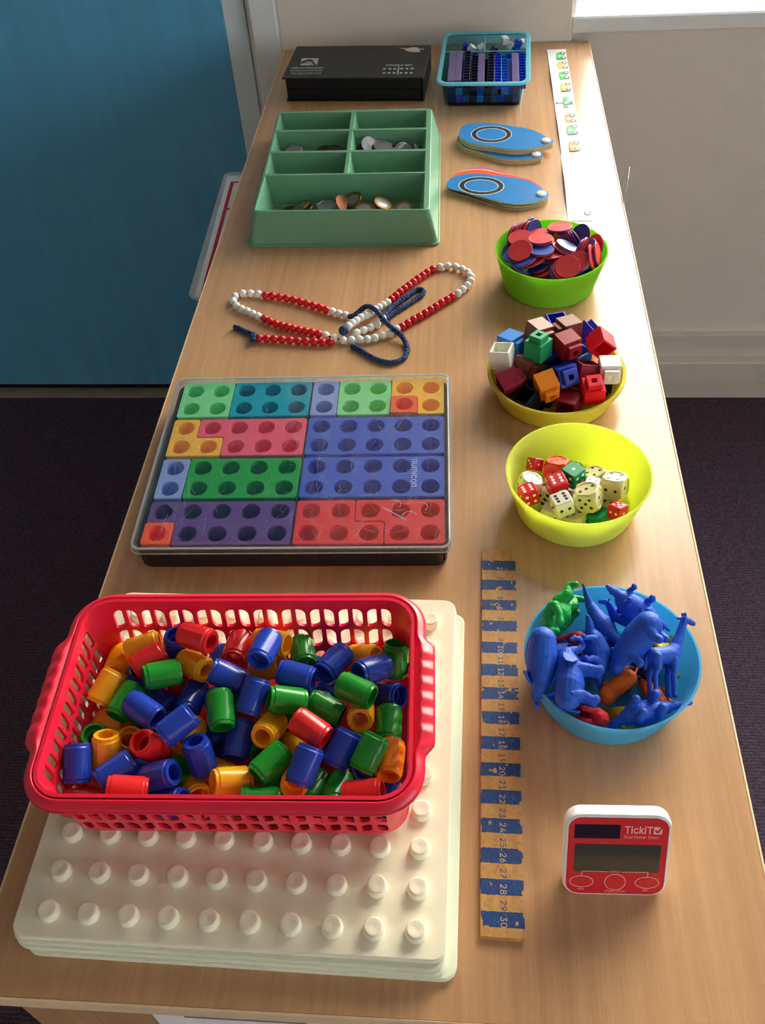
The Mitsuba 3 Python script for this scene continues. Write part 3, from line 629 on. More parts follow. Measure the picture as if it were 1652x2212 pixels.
# ---- number fans
FCOL = [(34, 124, 190), (236, 84, 60), (190, 196, 96), (150, 86, 170), (226, 60, 150), (60, 170, 120), (240, 170, 60), (90, 90, 180), (200, 80, 80), (80, 170, 210)]
for i, c in enumerate(FCOL): mat(f'fan_{i}', lin(*c), .28, .5)
mat('fan_edge', speck(lin(190, 170, 128), .15, 400, 400, 400), .6); mat('rivet', lin(236, 238, 236), .3); mat('fan_black', lin(34, 34, 44), .3)
def smoothpoly(pts):
    p = spline(np.vstack([np.array(pts), np.array(pts)[:1]]), .15); return sg.Polygon(p[:, :2]).buffer(0)
def fan(label, outline, rivet, zero, z0, n, t, spread=None, lift=None, cols=None):
    k = thing('number_fan', label, 'number fan', None)
    P0 = smoothpoly(outline)
    for i in range(n):
        p = P0 if i == n - 1 else sa.rotate(P0, (-spread[n - 2 - i] if spread else rng.normal(0, .35)), origin=rivet)
        z = z0 + i * t
        cards = put(k, prism(p, z, z + t * .86), 'fan_edge', 20, part='blade', label='tan edge of a fan blade' if i == 0 else None)
        face = put(k, prism(p, z + t * .86, z + t * .97), f'fan_{(cols[n - 1 - i] if cols else (0 if i == n - 1 else (n - 1 - i) % 10))}', 20, part='blade_face')
    zt = z0 + (n - 1) * t + t * .97
    put(k, lathe([(0, 0), (.60, 0), (.63, .06), (.56, .20), (.34, .29), (0, .31)], 24).apply_translation([rivet[0], rivet[1], zt]), 'rivet', 40, part='rivet', label='white rivet')
    if zero:
        c, ax, ay, ang = zero
        e = lambda s, u=0: sa.translate(sa.rotate(sa.scale(sg.Point(0, 0).buffer(1, 32), ax * s + u, ay * s + u), ang, origin=(0, 0)), *c)
        put(k, prism(e(1).difference(e(1, -.62)), zt, zt + .012), 'fan_black', False, part='numeral', label='printed black zero')
        put(k, prism(e(1, .09).difference(e(1)).union(e(1, -.62).difference(e(1, -.70))), zt, zt + .012), 'paper_white', False, part='numeral_outline')
    return k
FAN1 = [[-0.93, 122.13], [-0.83, 123.26], [-0.32, 124.39], [0.53, 125.04], [1.58, 125.26], [2.85, 125.19], [4.11, 124.85], [5.36, 124.36], [6.7, 123.83], [7.93, 123.31], [9.04, 122.52], [9.92, 121.58], [10.68, 120.42], [11.39, 119.55], [11.26, 118.97], [10.58, 118.57], [9.54, 117.97], [8.22, 117.54], [6.81, 117.39], [5.4, 117.63], [4.0, 118.13], [2.58, 118.63], [1.36, 119.01], [0.43, 119.61], [-0.29, 120.42], [-0.76, 121.22]]
FAN3 = [[-2.34, 108.54], [-2.26, 109.22], [-1.45, 110.77], [-0.82, 111.15], [0.16, 111.47], [1.44, 111.56], [2.9, 111.16], [4.07, 110.79], [5.52, 110.49], [6.67, 110.05], [7.62, 109.62], [8.45, 108.81], [9.16, 107.73], [9.77, 106.75], [10.08, 106.08], [9.99, 105.52], [9.4, 104.89], [8.63, 104.46], [7.78, 104.16], [6.74, 103.88], [5.63, 103.92], [4.51, 104.32], [3.02, 105.12], [1.52, 106.01], [0.18, 106.82], [-0.98, 107.43], [-1.85, 107.94]]
f2 = sa.translate(sa.rotate(sg.Polygon(FAN1), -17, origin=(10.43, 119.51)), -1.35, -2.15); f2 = [list(q) for q in np.array(f2.exterior.coords)[:-1]]
fan('lower blue number fan, mostly covered by the fan lying on it', f2, (9.1, 117.3), None, 0.0, 6, .115)
fan('upper blue number fan with a black zero, lying on another fan', FAN1, (10.43, 119.51), ((3.38, 121.8), 2.62, 2.3, -8), .69, 6, .125)
fan('blue number fan whose orange, green and pink blades peep out behind', [[q * 1.008 for q in w_] for w_ in FAN3], (9.24, 106.96), ((1.99, 109.29), 2.75, 2.15, -10), 0.0, 8, .105, (7.8, 11.0, 13.4, 16.0, 10.0, 6.0, 3.0), cols=[0, 1, 2, 3, 4, 5, 6, 7])

# ---- paper strips with numbered vehicles
mat('strip_paper', lin(238, 238, 236), .5, .4)
VC = dict(green=(70, 190, 90), yellow=(240, 190, 70), orange=(236, 140, 40), dark=(52, 60, 70), pale=(220, 236, 240), teal=(70, 140, 120))
for n, c in VC.items(): mat('ink_' + n, lin(*c), .5)
def strip(label, x0, x1, y0, y1, zfun, tilt):
    ys = np.linspace(y0, y1, 60); cx = lambda y: tilt * (y - y0)
    V = []
    for z_ in (0.0, .03):
        for y in ys:
            for x in (x0, x1): V.append((x + cx(y), y, zfun(y) + z_))
    n = len(ys); F = []
    for i in range(n - 1):
        a, b, c, d = 2 * i, 2 * i + 1, 2 * i + 3, 2 * i + 2
        F += [(a, d, c), (a, c, b)]; o = 2 * n
        F += [(a + o, b + o, c + o), (a + o, c + o, d + o), (a, a + o, d + o), (a, d + o, d), (b, c, c + o), (b, c + o, b + o)]
    o = 2 * n; F += [(0, 1, 1 + o), (0, 1 + o, o), (2 * n - 2, 2 * n - 2 + o, 2 * n - 1 + o), (2 * n - 2, 2 * n - 1 + o, 2 * n - 1)]
    k = thing('number_line', label, 'number line'); put(k, (np.array(V, float), np.array(F)), 'strip_paper', 20, part='paper')
    return k
lift1 = lambda y: .02 + .22 * math.sin(max(0, min(1, (y - 117) / 35)) * math.pi * 2.2) ** 2 + .05
lift2 = lambda y: .02 + .9 * math.sin(max(0, min(1, (y - 102) / 16)) * math.pi) ** 2 * .55
s2 = strip('lower paper number strip, almost blank, its near end beside the green bowl', 12.2, 15.1, 102.0, 118.6, lift2, .01)
s1 = strip('upper paper number strip printed with small numbered vehicles, near the cupboard edge', 12.45, 15.3, 117.2, 152.3, lift1, -.002)
def vehicle(k, y, kind, color, digit, zf):
    x = 14.35 - (152 - y) * .004 + .1
    def pr(poly, m, dz=0): put(k, prism(poly, zf(y) + .10 + dz, zf(y) + .106 + dz), m, False, part='printed_vehicle' if m not in ('ink_dark',) else 'printed_wheel')
    if kind == 'plane':
        pr(sa.scale(sg.Point(x - .35, y + 1.15).buffer(.5), .7, 1.5), 'ink_green'); pr(sg.box(x - .7, y - 1.5, x - .1, y - .8), 'ink_green')
        pr(sg.box(x - .75, y - .42, x + .65, y + .42), 'ink_teal'); pr(sg.box(x - 1.6, y - .08, x - .7, y + .08), 'ink_teal'); pr(sg.Point(x - 1.6, y).buffer(.2), 'ink_teal')
    else:
        body = sg.box(x - .75, y - 1.35, x + .15, y + .7).union(sg.Point(x - .1, y + .65).buffer(.65)).buffer(-.15).buffer(.15)
        pr(body, 'ink_' + color)
        for dy in (.95, -.85):
            w = sg.Point(x + .28, y + dy).buffer(.40); pr(w.difference(sg.Point(x + .28, y + dy).buffer(.24)), 'ink_dark', .008); pr(sg.Point(x + .28, y + dy).buffer(.24), 'ink_pale', .008)
    pr(sg.Point(x - .28, y - .15).buffer(.36), 'ink_pale', .01)
    if digit:
        m = text(digit, .42, .004); w = m[0][:, 0].max()
        put(k, on_plane(m, (x - .08, y - .15 - w / 2, zf(y) + .118), (0, 1, 0), (-1, 0, 0)), 'ink_dark', False, part='numeral')
for y, kd, c, d in [(149.9, 'car', 'green', '12'), (146.2, 'car', 'yellow', '11'), (142.3, 'car', 'green', '10'), (138.4, 'car', 'yellow', '9'), (133.6, 'plane', 'green', '8'), (128.4, 'car', 'orange', '7'), (124.8, 'car', 'green', '6'), (120.4, 'car', 'orange', '5')]:
    vehicle(s1, y, kd, c, d, lift1)
put(s2, prism(sg.Point(14.6, 103.6).buffer(.42).difference(sg.Point(14.6, 103.6).buffer(.27)), lift2(103.6) + .04, lift2(103.6) + .05), 'ink_dark', False, part='printed_wheel')

# ---- timer
mat('timer_white', lin(232, 236, 238), .3); mat('timer_red', lin(206, 28, 40), .35); mat('timer_glass', lin(62, 62, 54), .12, .6); mat('timer_solar', lin(34, 22, 40), .12, .6); mat('timer_print', lin(238, 170, 176), .4); mat('timer_button', lin(210, 36, 40), .4)
def timer():
    k = thing('timer', 'small red and white digital timer standing near the front of the cupboard', 'timer')
    tilt = math.radians(25); W, H, D = 6.35, 6.25, 1.15
    # local x right, y up the face, z out of the face
    X = np.array([math.cos(.02), math.sin(.02) , 0]); yaw = np.array([-X[1], X[0], 0]); Yv = yaw * math.sin(tilt) + np.array([0, 0, math.cos(tilt)]); Z = np.cross(X, Yv)
    R = np.column_stack([X, Yv, Z]); tf = tf_of((9.60, 22.62, .0), R=R)
    def rr(w, h, r, cx=0, cy=H / 2): return sg.Polygon(rrect(w, h, r, 8, cx, cy))
    m = loft([ringz(rrect(W - .5, H - .5, .8, 8, 0, H / 2), -D), ringz(rrect(W - .08, H - .08, 1.0, 8, 0, H / 2), -D + .25), ringz(rrect(W, H, 1.02, 8, 0, H / 2), -.25), ringz(rrect(W - .1, H - .1, 1.0, 8, 0, H / 2), -.06), ringz(rrect(W - .3, H - .3, .95, 8, 0, H / 2), 0)])
    put(k, m, 'timer_white', 35, tf=tf, part='case')
    face = rr(W - .42, H - .42, .82, 0, H / 2 - .02)
    sol = sg.box(-2.62, H - 1.78, .1, H - .72); lcd = rr(5.15, 2.15, .18, .02, H / 2 - .15)
    put(k, prism(face.difference(sol).difference(lcd), 0, .03), 'timer_red', False, tf=tf, part='face_plate')
    put(k, prism(sol, -.01, .012), 'timer_solar', False, tf=tf, part='solar_cell')
    put(k, prism(lcd, -.01, .012), 'timer_glass', False, tf=tf, part='display')
    for cx, a, b in ((-2.02, .68, .40), (.02, .60, .58), (1.95, .68, .40)):
        e = lambda u: sa.translate(sa.scale(sg.Point(0, 0).buffer(1, 24), a + u, b + u), cx, 1.12)
        put(k, prism(e(0), .03, .075, .03), 'timer_button', 30, tf=tf, part='button')
        put(k, prism(e(.055).difference(e(0)), .03, .036), 'timer_print', False, tf=tf, part='button_outline')
    def tx(s, x, y, h, w=None, bold=False):
        m = text(s, h, .004, bold); v = m[0].copy(); ww = v[:, 0].max()
        if w: v[:, 0] *= w / ww; ww = w
        v += [x, y, .03]; put(k, (v, m[1]), 'timer_print', False, tf=tf, part='lettering'); return ww
    tx('TickiT', .32, H - 1.35, .52, 1.68, True); tx('Dual Power Timer', .34, H - 1.74, .23, 2.05)
    tick = sg.box(2.06, H - 1.40, 2.56, H - .84).difference(sg.LineString([(2.17, H - 1.10), (2.29, H - 1.27), (2.56, H - .80)]).buffer(.055))
    put(k, prism(tick, .03, .036), 'timer_print', False, tf=tf, part='emblem')
    tx('RESET', -.30, 1.86, .15, .62); tx('MIN', -2.22, .45, .16, .36); tx('START/STOP', -.62, .30, .17, 1.3); tx('SEC', 1.72, .45, .16, .40)
    br = unary_union([sg.LineString([(-2.02, 1.55), (-2.02, 1.93), (-.38, 1.93)]).buffer(.022), sg.LineString([(.40, 1.93), (1.95, 1.93), (1.95, 1.55)]).buffer(.022)])
    put(k, prism(br, .03, .036), 'timer_print', False, tf=tf, part='printed_line')
    st = box(-1.6, 1.6, 1.2, 1.4, -2.9, -.9, .05)
    put(k, st, 'timer_white', 20, tf=tf, part='stand')
timer()

# ---- string of beads
mat('bead_red', lin(206, 22, 36), .22, .5); mat('bead_white', lin(228, 230, 226), .25, .5)
mat('cord_navy', proc(lambda p, n, uv: mix(lin(22, 32, 66), lin(66, 88, 140), smoothstep(.3, .75, noise(p.x * 900, p.y * 900, p.z * 900)))), .85, .2)
STRING_A = [[-12.64, 82.88], [-13.37, 83.2], [-14.1, 83.57], [-14.86, 83.93], [-15.57, 84.39], [-16.33, 84.75], [-17.12, 85.17], [-17.86, 85.5], [-18.66, 85.89], [-19.46, 86.15], [-20.27, 86.39], [-21.12, 86.62], [-21.92, 86.76], [-22.74, 87.01], [-23.59, 87.11], [-24.5, 87.12], [-25.28, 86.6], [-25.35, 85.66], [-24.81, 84.79], [-24.13, 84.21], [-23.44, 83.76], [-22.76, 83.27], [-22.09, 82.84], [-21.35, 82.39], [-20.7, 81.93], [-19.99, 81.48], [-19.29, 81.14], [-18.63, 80.9], [-17.97, 80.62], [-17.28, 80.35], [-16.61, 80.15], [-15.91, 79.92], [-15.19, 79.65]]
STRING_B = [[-14.37, 79.35], [-13.4, 78.88], [-12.47, 78.51], [-11.58, 78.54], [-10.76, 78.63], [-9.96, 78.67], [-9.17, 78.9], [-8.39, 79.3], [-7.65, 79.56], [-6.98, 80.38], [-6.44, 80.8], [-5.87, 81.39], [-5.29, 82.05], [-4.69, 82.57], [-4.09, 83.17], [-3.53, 83.78], [-2.99, 84.35], [-2.4, 84.99], [-1.81, 85.57], [-1.28, 86.16], [-0.67, 86.79], [-0.16, 87.49], [0.33, 88.25], [0.67, 89.11], [0.7, 90.0], [0.35, 90.8], [-0.24, 91.43], [-1.0, 91.94], [-1.88, 92.13], [-2.76, 91.97], [-3.53, 91.52], [-4.14, 90.87], [-4.63, 90.25], [-5.14, 89.63], [-5.61, 89.01], [-6.08, 88.36], [-6.53, 87.75], [-6.99, 87.15], [-7.4, 86.45], [-7.85, 85.76], [-8.25, 85.17], [-8.7, 84.59], [-9.12, 84.01], [-9.51, 83.47], [-9.9, 82.77], [-10.31, 82.24], [-10.85, 81.83], [-11.28, 81.27], [-11.67, 80.8], [-12.04, 80.25]]
STRING_C = [[-21.39, 78.96], [-20.57, 78.88], [-19.76, 78.82], [-18.92, 78.71], [-18.07, 78.59], [-17.2, 78.43], [-16.35, 78.38], [-15.47, 78.27], [-14.59, 78.16], [-13.76, 78.26]]
STRING_D = [[-11.15, 79.78], [-10.44, 80.2], [-9.77, 80.69], [-9.13, 81.24], [-8.55, 82.18]]
bs = thing('bead_string', 'string of red and white beads on a navy cord, looped on the table', 'bead string')
BEAD = ('bead', lathe([(.10, -.37), (.2, -.36), (.33, -.26), (.42, -.1), (.425, .1), (.35, .24), (.2, .36), (.10, .37)], 20), 50)
BEAD = ('bead', trimesh.creation.uv_sphere(radius=.425, count=[14, 20]), True)
def beads(P, cols, z=.425):
    P = np.array(P)
    for i, q in enumerate(P): copy_put(bs, BEAD, tf_of((q[0], q[1], z[i] if np.ndim(z) else z)), 'bead_' + cols[i], part='bead')
w, r = 'white', 'red'
beads(STRING_A, [w] * 3 + [r] * 10 + [w] * 10 + [r] * 10)
beads(STRING_B, [w] * 10 + [r] * 10 + [w] * 10 + [r] * 10 + [w] * 10, [.425] * 40 + [.43, .5, .62, .72, .8, .85, .88, .9, .92, .95])
beads(STRING_C, [r] * 10); beads(STRING_D, [w] * 5)
CORD1 = [[-12.3, 82.7, .4], [-11.34, 83.03, .6], [-10.47, 83.45, 1.1], [-9.51, 82.7, 1.38], [-8.5, 81.3, 1.15], [-7.52, 79.9, 1.05], [-6.58, 79.14, .7], [-5.84, 77.79, .3], [-5.76, 76.55, .28], [-6.37, 75.34, .28], [-7.43, 75.0, .28], [-8.53, 75.35, .28], [-9.91, 76.4, .28], [-11.0, 77.4, .28], [-11.55, 77.7, .28]]
CORD2 = [[-8.75, 82.3, .5], [-7.97, 83.9, .34], [-6.92, 85.55, .3], [-5.82, 87.0, .28], [-4.92, 87.85, .28], [-4.45, 87.5, .28], [-4.6, 86.75, .28], [-5.31, 85.9, .28], [-6.4, 84.6, .28], [-7.49, 83.4, .28], [-8.3, 82.3, .4], [-8.7, 82.0, .5]]
CORD3 = [[-21.6, 78.99, .42], [-21.9, 78.75, .45], [-22.1, 79.2, .4], [-22.3, 79.8, .32], [-22.98, 80.25, .28], [-23.84, 80.85, .28], [-24.48, 81.1, .3]]
for cd in (CORD1, CORD2, CORD3): put(bs, tube(spline(cd, .07), .27, 14, twist=7.0, lobes=2, amp=.10), 'cord_navy', 50, part='cord')
put(bs, tube(spline([[-21.95, 78.5, .4], [-21.98, 79.0, .55], [-21.95, 79.5, .4]], .06), .36, 12, twist=7, lobes=2, amp=.15), 'cord_navy', 50, part='knot')
put(bs, trimesh.creation.icosphere(3, .52).apply_translation([-12.45, 79.35, 1.05]), 'cord_navy', True, part='knot')
thr = [np.column_stack([np.array(S), np.full(len(S), .42)]) for S in (STRING_A, STRING_C, STRING_D)] + [np.column_stack([np.array(STRING_B), [.425] * 40 + [.43, .5, .62, .72, .8, .85, .88, .9, .92, .95]])]
put(bs, join(*[tube(t_, .11, 6) for t_ in thr]), 'cord_navy', 50, part='thread')

# ---- laminated sheets sticking out at the cupboard's left and right sides
scene['film'] = {'type': 'principledthin', 'base_color': rgb(lin(226, 234, 236)), 'roughness': .2, 'diff_trans': .6, 'spec_trans': .4, 'eta': 1.3}
mat('sheet_paper', lin(240, 244, 242), .35); mat('print_red', lin(196, 40, 52), .4)
for i in range(3):
    k = thing('laminated_sheet', ['lowest laminated sheet of the pile sticking out beside the blue door', 'middle laminated sheet of the pile sticking out beside the blue door', 'top laminated sheet with a red printed frame, sticking out under the left table edge'][i], 'laminated sheet')
    tf = tf_of((-22.9 - .25 * (1 - i), 109.0 + .5 * (1 - i), -4.6 + .13 * i), .034 + .004 * i)
    put(k, prism(sg.Polygon(rrect(21.2, 30.7, .8, 5)), 0, .06), 'film', False, tf=tf, part='film', label='clear laminate border')
    if i == 2 or True:
        put(k, prism(sg.Polygon(rrect(20.4, 29.7, .1, 2)), .06, .10), 'sheet_paper', False, tf=tf, part='paper')
    if i == 2:
        fr_ = sg.box(-9.35, -13.6, 8.6, 12.9).buffer(.2)
        g = fr_.difference(sg.box(-9.05, -13.3, 8.2, 12.7)).union(sg.box(-9.3, 5.4, 8.4, 5.9)).union(sg.box(-9.3, -4.6, 8.4, -4.1))
        put(k, prism(g, .10, .105), 'print_red', False, tf=tf, part='printed_frame')
        put(k, prism(unary_union([sg.LineString([(-8.0, 10.6), (-7.6, 11.2), (-7.3, 10.6), (-7.7, 10.0), (-7.9, 9.4)]).buffer(.09), sg.Point(-7.9, 8.9).buffer(.12)]), .10, .105), 'fan_black', False, tf=tf, part='printed_mark')
k = thing('laminated_card', 'thin laminated card standing edge-on against the right side of the cupboard', 'card')
a = math.radians(10.2); ys = np.linspace(0, 1, 12)
vv = []
for t_ in (0, .05):
    for zz in ys:
        for l in (0, 3.0):
            vv.append((19.25 + t_ * math.cos(a) + l * math.sin(a) + .0 * zz, 106.2 - t_ * math.sin(a) + l * math.cos(a), -9 + 12.0 * zz))
n = len(ys); F = []
for i in range(n - 1):
    a0, b0, c0, d0 = 2 * i, 2 * i + 1, 2 * i + 3, 2 * i + 2; o = 2 * n
    F += [(a0, b0, c0), (a0, c0, d0), (a0 + o, c0 + o, b0 + o), (a0 + o, d0 + o, c0 + o), (a0, d0, d0 + o), (a0, d0 + o, a0 + o), (b0, b0 + o, c0 + o), (b0, c0 + o, c0)]
F += [(2 * n - 2, 2 * n - 1, 4 * n - 1), (2 * n - 2, 4 * n - 1, 4 * n - 2)]
put(k, (np.array(vv), np.array(F)), 'sheet_paper', False)

# ---- bowls
def bowl_mat(key, c, tr): scene[key] = {'type': 'principledthin', 'base_color': rgb(lin(*c)), 'roughness': .35, 'diff_trans': tr, 'spec_trans': 0.0, 'eta': 1.45}
bowl_mat('bowl_green', (158, 232, 70), 1.0); bowl_mat('bowl_yellow', (230, 216, 90), .5); bowl_mat('bowl_lime', (242, 252, 128), 1.1); bowl_mat('bowl_blue', (112, 198, 234), 1.0)
def bowl(label, key, cx, cy, R, h, rb, lip=False, tiltx=0, tilty=0):
    k = thing('bowl', label, 'bowl'); t = .16
    prof = [(0, 0), (rb - .35, 0), (rb - .1, .08), (rb, .3), (R - .04, h - .12), (R, h)]
    if lip: prof = [(0, 0), (rb - .35, 0), (rb - .1, .08), (rb, .3), (R - .3, h - .45), (R - .02, h - .35), (R, h - .05), (R - .04, h)]
    inner = [(R - t, h + .02), (rb - t, .45), (rb - .45, .24), (0, .22)]
    if lip: inner = [(R - .3, h), (R - .42, h - .3), (rb - t, .45), (rb - .45, .24), (0, .22)]
    m = lathe(prof + inner, 96)
    put(k, m, key, 40, tf=tf_of((cx, cy, 0), R=Rxyz(tiltx, tilty, 0)))
bowl('green plastic bowl full of red and blue counters', 'bowl_green', 9.21, 89.14, 5.94, 4.30, 4.9)
bowl('shallow yellow bowl heaped with linking cubes', 'bowl_yellow', 8.75, 70.82, 6.49, 2.70, 5.55, True)
bowl('lime yellow bowl holding dice', 'bowl_lime', 9.58, 55.80, 5.99, 4.05, 4.95)
bowl('blue plastic bowl full of toy animals', 'bowl_blue', 10.51, 37.86, 6.05, 3.92, 5.0)
# ------------------------------------------------------------------ toy animals (x forward, z up, centimetres)
def chain(*pts):
    out = []
    for a, b in zip(pts, pts[1:]): out.append((a, b))
    return out
def fuse(bones, plates=(), seg=20):
    """One continuous body: the hull of the spheres at both joints of every bone, all united; plates are hulls of point sets."""
    ball = {}
    def sp(p):
        r = round(p[3], 3)
        if r not in ball: ball[r] = m3.Manifold.sphere(r, seg)
        return ball[r].translate(list(p[:3]))
    ms = [m3.Manifold.batch_hull([sp(a), sp(b)]) for a, b in bones] + [m3.Manifold.hull_points(np.array(q, float)) for q in plates]
    return m3.Manifold.batch_boolean(ms, m3.OpType.Add)
def soften(m, edge=.11, it=8, wr=.02, seed=0, fr=5.0):
    m = m.refine_to_length(edge); v, f = verts(m); t = trimesh.Trimesh(v, f, process=False)
    t.merge_vertices(); trimesh.smoothing.filter_taubin(t, .5, .53, iterations=it)
    n = np.array(t.vertex_normals); p = np.array(t.vertices)
    d = meshkit.fbm(p * fr + 11.3 + seed, 3, seed) - .5
    return trimesh.Trimesh(p + n * (d * 2 * wr)[:, None], t.faces, process=False)
def both(f): return [x for s in (1, -1) for x in f(s)]
def elephant():
    b = chain((-1.3, 0, .05, .86), (-.3, 0, .08, 1.02), (.75, 0, .18, .88), (1.45, 0, .5, .64), (1.82, 0, .55, .46), (2.1, 0, .22, .34), (2.35, 0, -.22, .25), (2.7, 0, -.42, .2), (3.05, 0, -.2, .17), (3.12, 0, .2, .15), (2.95, 0, .42, .13))
    b += both(lambda s: chain((.85, s * .42, -.2, .42), (.98, s * .46, -.95, .30), (1.0, s * .46, -1.5, .27), (1.05, s * .46, -1.72, .31)))
    b += both(lambda s: chain((-1.2, s * .42, -.15, .5), (-1.0, s * .46, -.85, .33), (-1.15, s * .46, -1.45, .27), (-1.1, s * .46, -1.72, .31)))
    b += chain((-1.95, 0, .35, .09), (-2.12, 0, -.1, .07), (-2.1, 0, -.6, .06), (-2.08, 0, -.8, .1))
    b += both(lambda s: chain((1.95, s * .27, .12, .10), (2.25, s * .34, -.15, .08), (2.5, s * .34, -.12, .05)))
    b += both(lambda s: [((1.72, s * .42, .75, .07), (1.75, s * .43, .76, .07))])
    pl = both(lambda s: [[(1.42 + x, s * (.60 + dy + .75 * max(0, -x)), .48 + z) for x, z in ((.18, .45), (-.25, .5), (-.62, .25), (-.6, -.25), (-.25, -.62), (.1, -.35)) for dy in (.0, .13)]])
    return fuse(b, pl)
def hippo():
    b = chain((-1.35, 0, .02, .95), (-.3, 0, .0, 1.08), (.8, 0, 0, .95), (1.55, 0, .05, .74), (1.95, 0, -.05, .5), (2.35, 0, -.12, .52), (2.5, 0, -.2, .48))
    b += both(lambda s: chain((.75, s * .5, -.3, .40), (.85, s * .52, -.95, .29), (.88, s * .52, -1.3, .30)))
    b += both(lambda s: chain((-1.3, s * .5, -.25, .48), (-1.2, s * .54, -.95, .31), (-1.28, s * .54, -1.3, .30)))
    b += both(lambda s: [((1.55, s * .38, .6, .14), (1.5, s * .44, .76, .11)), ((1.95, s * .28, .42, .10), (1.98, s * .29, .44, .09)), ((2.6, s * .2, .22, .12), (2.65, s * .2, .2, .12))])
    b += chain((-2.1, 0, .2, .09), (-2.25, 0, -.2, .07))
    return fuse(b)
def giraffe():
    b = chain((-.75, 0, -.02, .54), (0, 0, .08, .58), (.6, 0, .2, .60), (.98, 0, .7, .42), (1.25, 0, 1.5, .31), (1.5, 0, 2.3, .25), (1.62, 0, 2.6, .27), (1.95, 0, 2.58, .22), (2.3, 0, 2.44, .17))
    b += both(lambda s: chain((.62, s * .28, -.1, .34), (.68, s * .32, -1.0, .19), (.62, s * .33, -1.2, .20), (.66, s * .34, -2.2, .14), (.72, s * .34, -2.42, .19)))
    b += both(lambda s: chain((-.74, s * .28, -.1, .40), (-.60, s * .32, -.75, .25), (-.82, s * .33, -1.25, .18), (-.74, s * .34, -2.2, .14), (-.68, s * .34, -2.42, .19)))
    b += both(lambda s: [((1.6, s * .12, 2.75, .09), (1.56, s * .14, 3.0, .09)), ((1.5, s * .18, 2.66, .09), (1.34, s * .42, 2.70, .07))])
    b += chain((-1.2, 0, .05, .09), (-1.36, 0, -.4, .07), (-1.38, 0, -.9, .1))
    return fuse(b)
def sauropod():
    b = chain((-.85, 0, 0, .80), (.3, 0, -.02, .92), (1.0, 0, .05, .66), (1.5, 0, .25, .40), (1.95, 0, .7, .30), (2.25, 0, 1.15, .26), (2.5, 0, 1.25, .27), (2.85, 0, 1.18, .19))
    b += chain((-.85, 0, 0, .7), (-1.6, 0, .02, .48), (-2.5, 0, .1, .32), (-3.5, 0, .25, .22), (-4.1, 0, .3, .20))
    b += both(lambda s: chain((-.85, s * .5, -.3, .44), (-.8, s * .55, -1.0, .31), (-.82, s * .55, -1.35, .34)))
    b += both(lambda s: chain((.75, s * .48, -.3, .40), (.78, s * .53, -1.0, .28), (.78, s * .53, -1.32, .31)))
    return fuse(b)
def stegosaurus():
    b = chain((-3.2, 0, .25, .08), (-2.5, 0, .05, .2), (-1.8, 0, .0, .38), (-1.0, 0, .12, .74), (-.1, 0, .2, .92), (.75, 0, .0, .72), (1.35, 0, -.22, .36), (1.85, 0, -.28, .29), (2.2, 0, -.3, .22), (2.5, 0, -.38, .14))
    b += both(lambda s: chain((-.75, s * .45, -.05, .38), (-.55, s * .55, -.7, .24), (-.65, s * .56, -1.15, .2), (-.5, s * .57, -1.3, .22)))
    b += both(lambda s: chain((.8, s * .42, -.2, .30), (.95, s * .58, -.75, .18), (.92, s * .58, -1.2, .16), (1.05, s * .6, -1.28, .18)))
    b += both(lambda s: [((-2.7, s * .1, .15, .07), (-2.95, s * .4, .5, .04)), ((-2.3, s * .12, .15, .07), (-2.5, s * .42, .55, .04)), ((2.0, s * .2, -.12, .07), (2.03, s * .21, -.11, .06))])
    pl = []
    for i, (x, z, h) in enumerate(((1.3, .08, .4), (.85, .5, .62), (.35, .85, .82), (-.2, 1.0, .95), (-.75, .85, .9), (-1.25, .6, .72), (-1.75, .32, .52), (-2.2, .18, .38))):
        y = .13 * (1 if i % 2 else -1); w = h * .38
        pl.append([(x + dx, y + dy, z + dz) for dx, dz, t in ((-w, .18 * h, .07), (w, .18 * h, .07), (-w * .8, h * .6, .05), (w * .7, h * .6, .05), (-.1, h, .03), (0, -.25, .08)) for dy in (-t, t)])
    return fuse(b, pl)
def trex():
    b = chain((-3.3, 0, .45, .07), (-2.6, 0, .15, .18), (-1.8, 0, -.05, .34), (-1.0, 0, .05, .52), (-.2, 0, .25, .68), (.6, 0, .65, .58), (1.1, 0, 1.15, .36), (1.4, 0, 1.5, .36), (1.75, 0, 1.55, .32), (2.25, 0, 1.45, .22))
    b += chain((1.5, 0, 1.3, .24), (2.1, 0, 1.14, .14))
    b += both(lambda s: chain((-.35, s * .45, .05, .42), (.05, s * .5, -.6, .26), (-.35, s * .5, -1.05, .16), (-.15, s * .5, -1.5, .14), (.25, s * .52, -1.56, .15)))
    b += both(lambda s: chain((.75, s * .42, .5, .16), (.95, s * .5, .2, .11), (1.2, s * .45, .3, .09)))
    b += both(lambda s: [((1.45, s * .26, 1.72, .09), (1.5, s * .27, 1.72, .08))])
    return fuse(b)
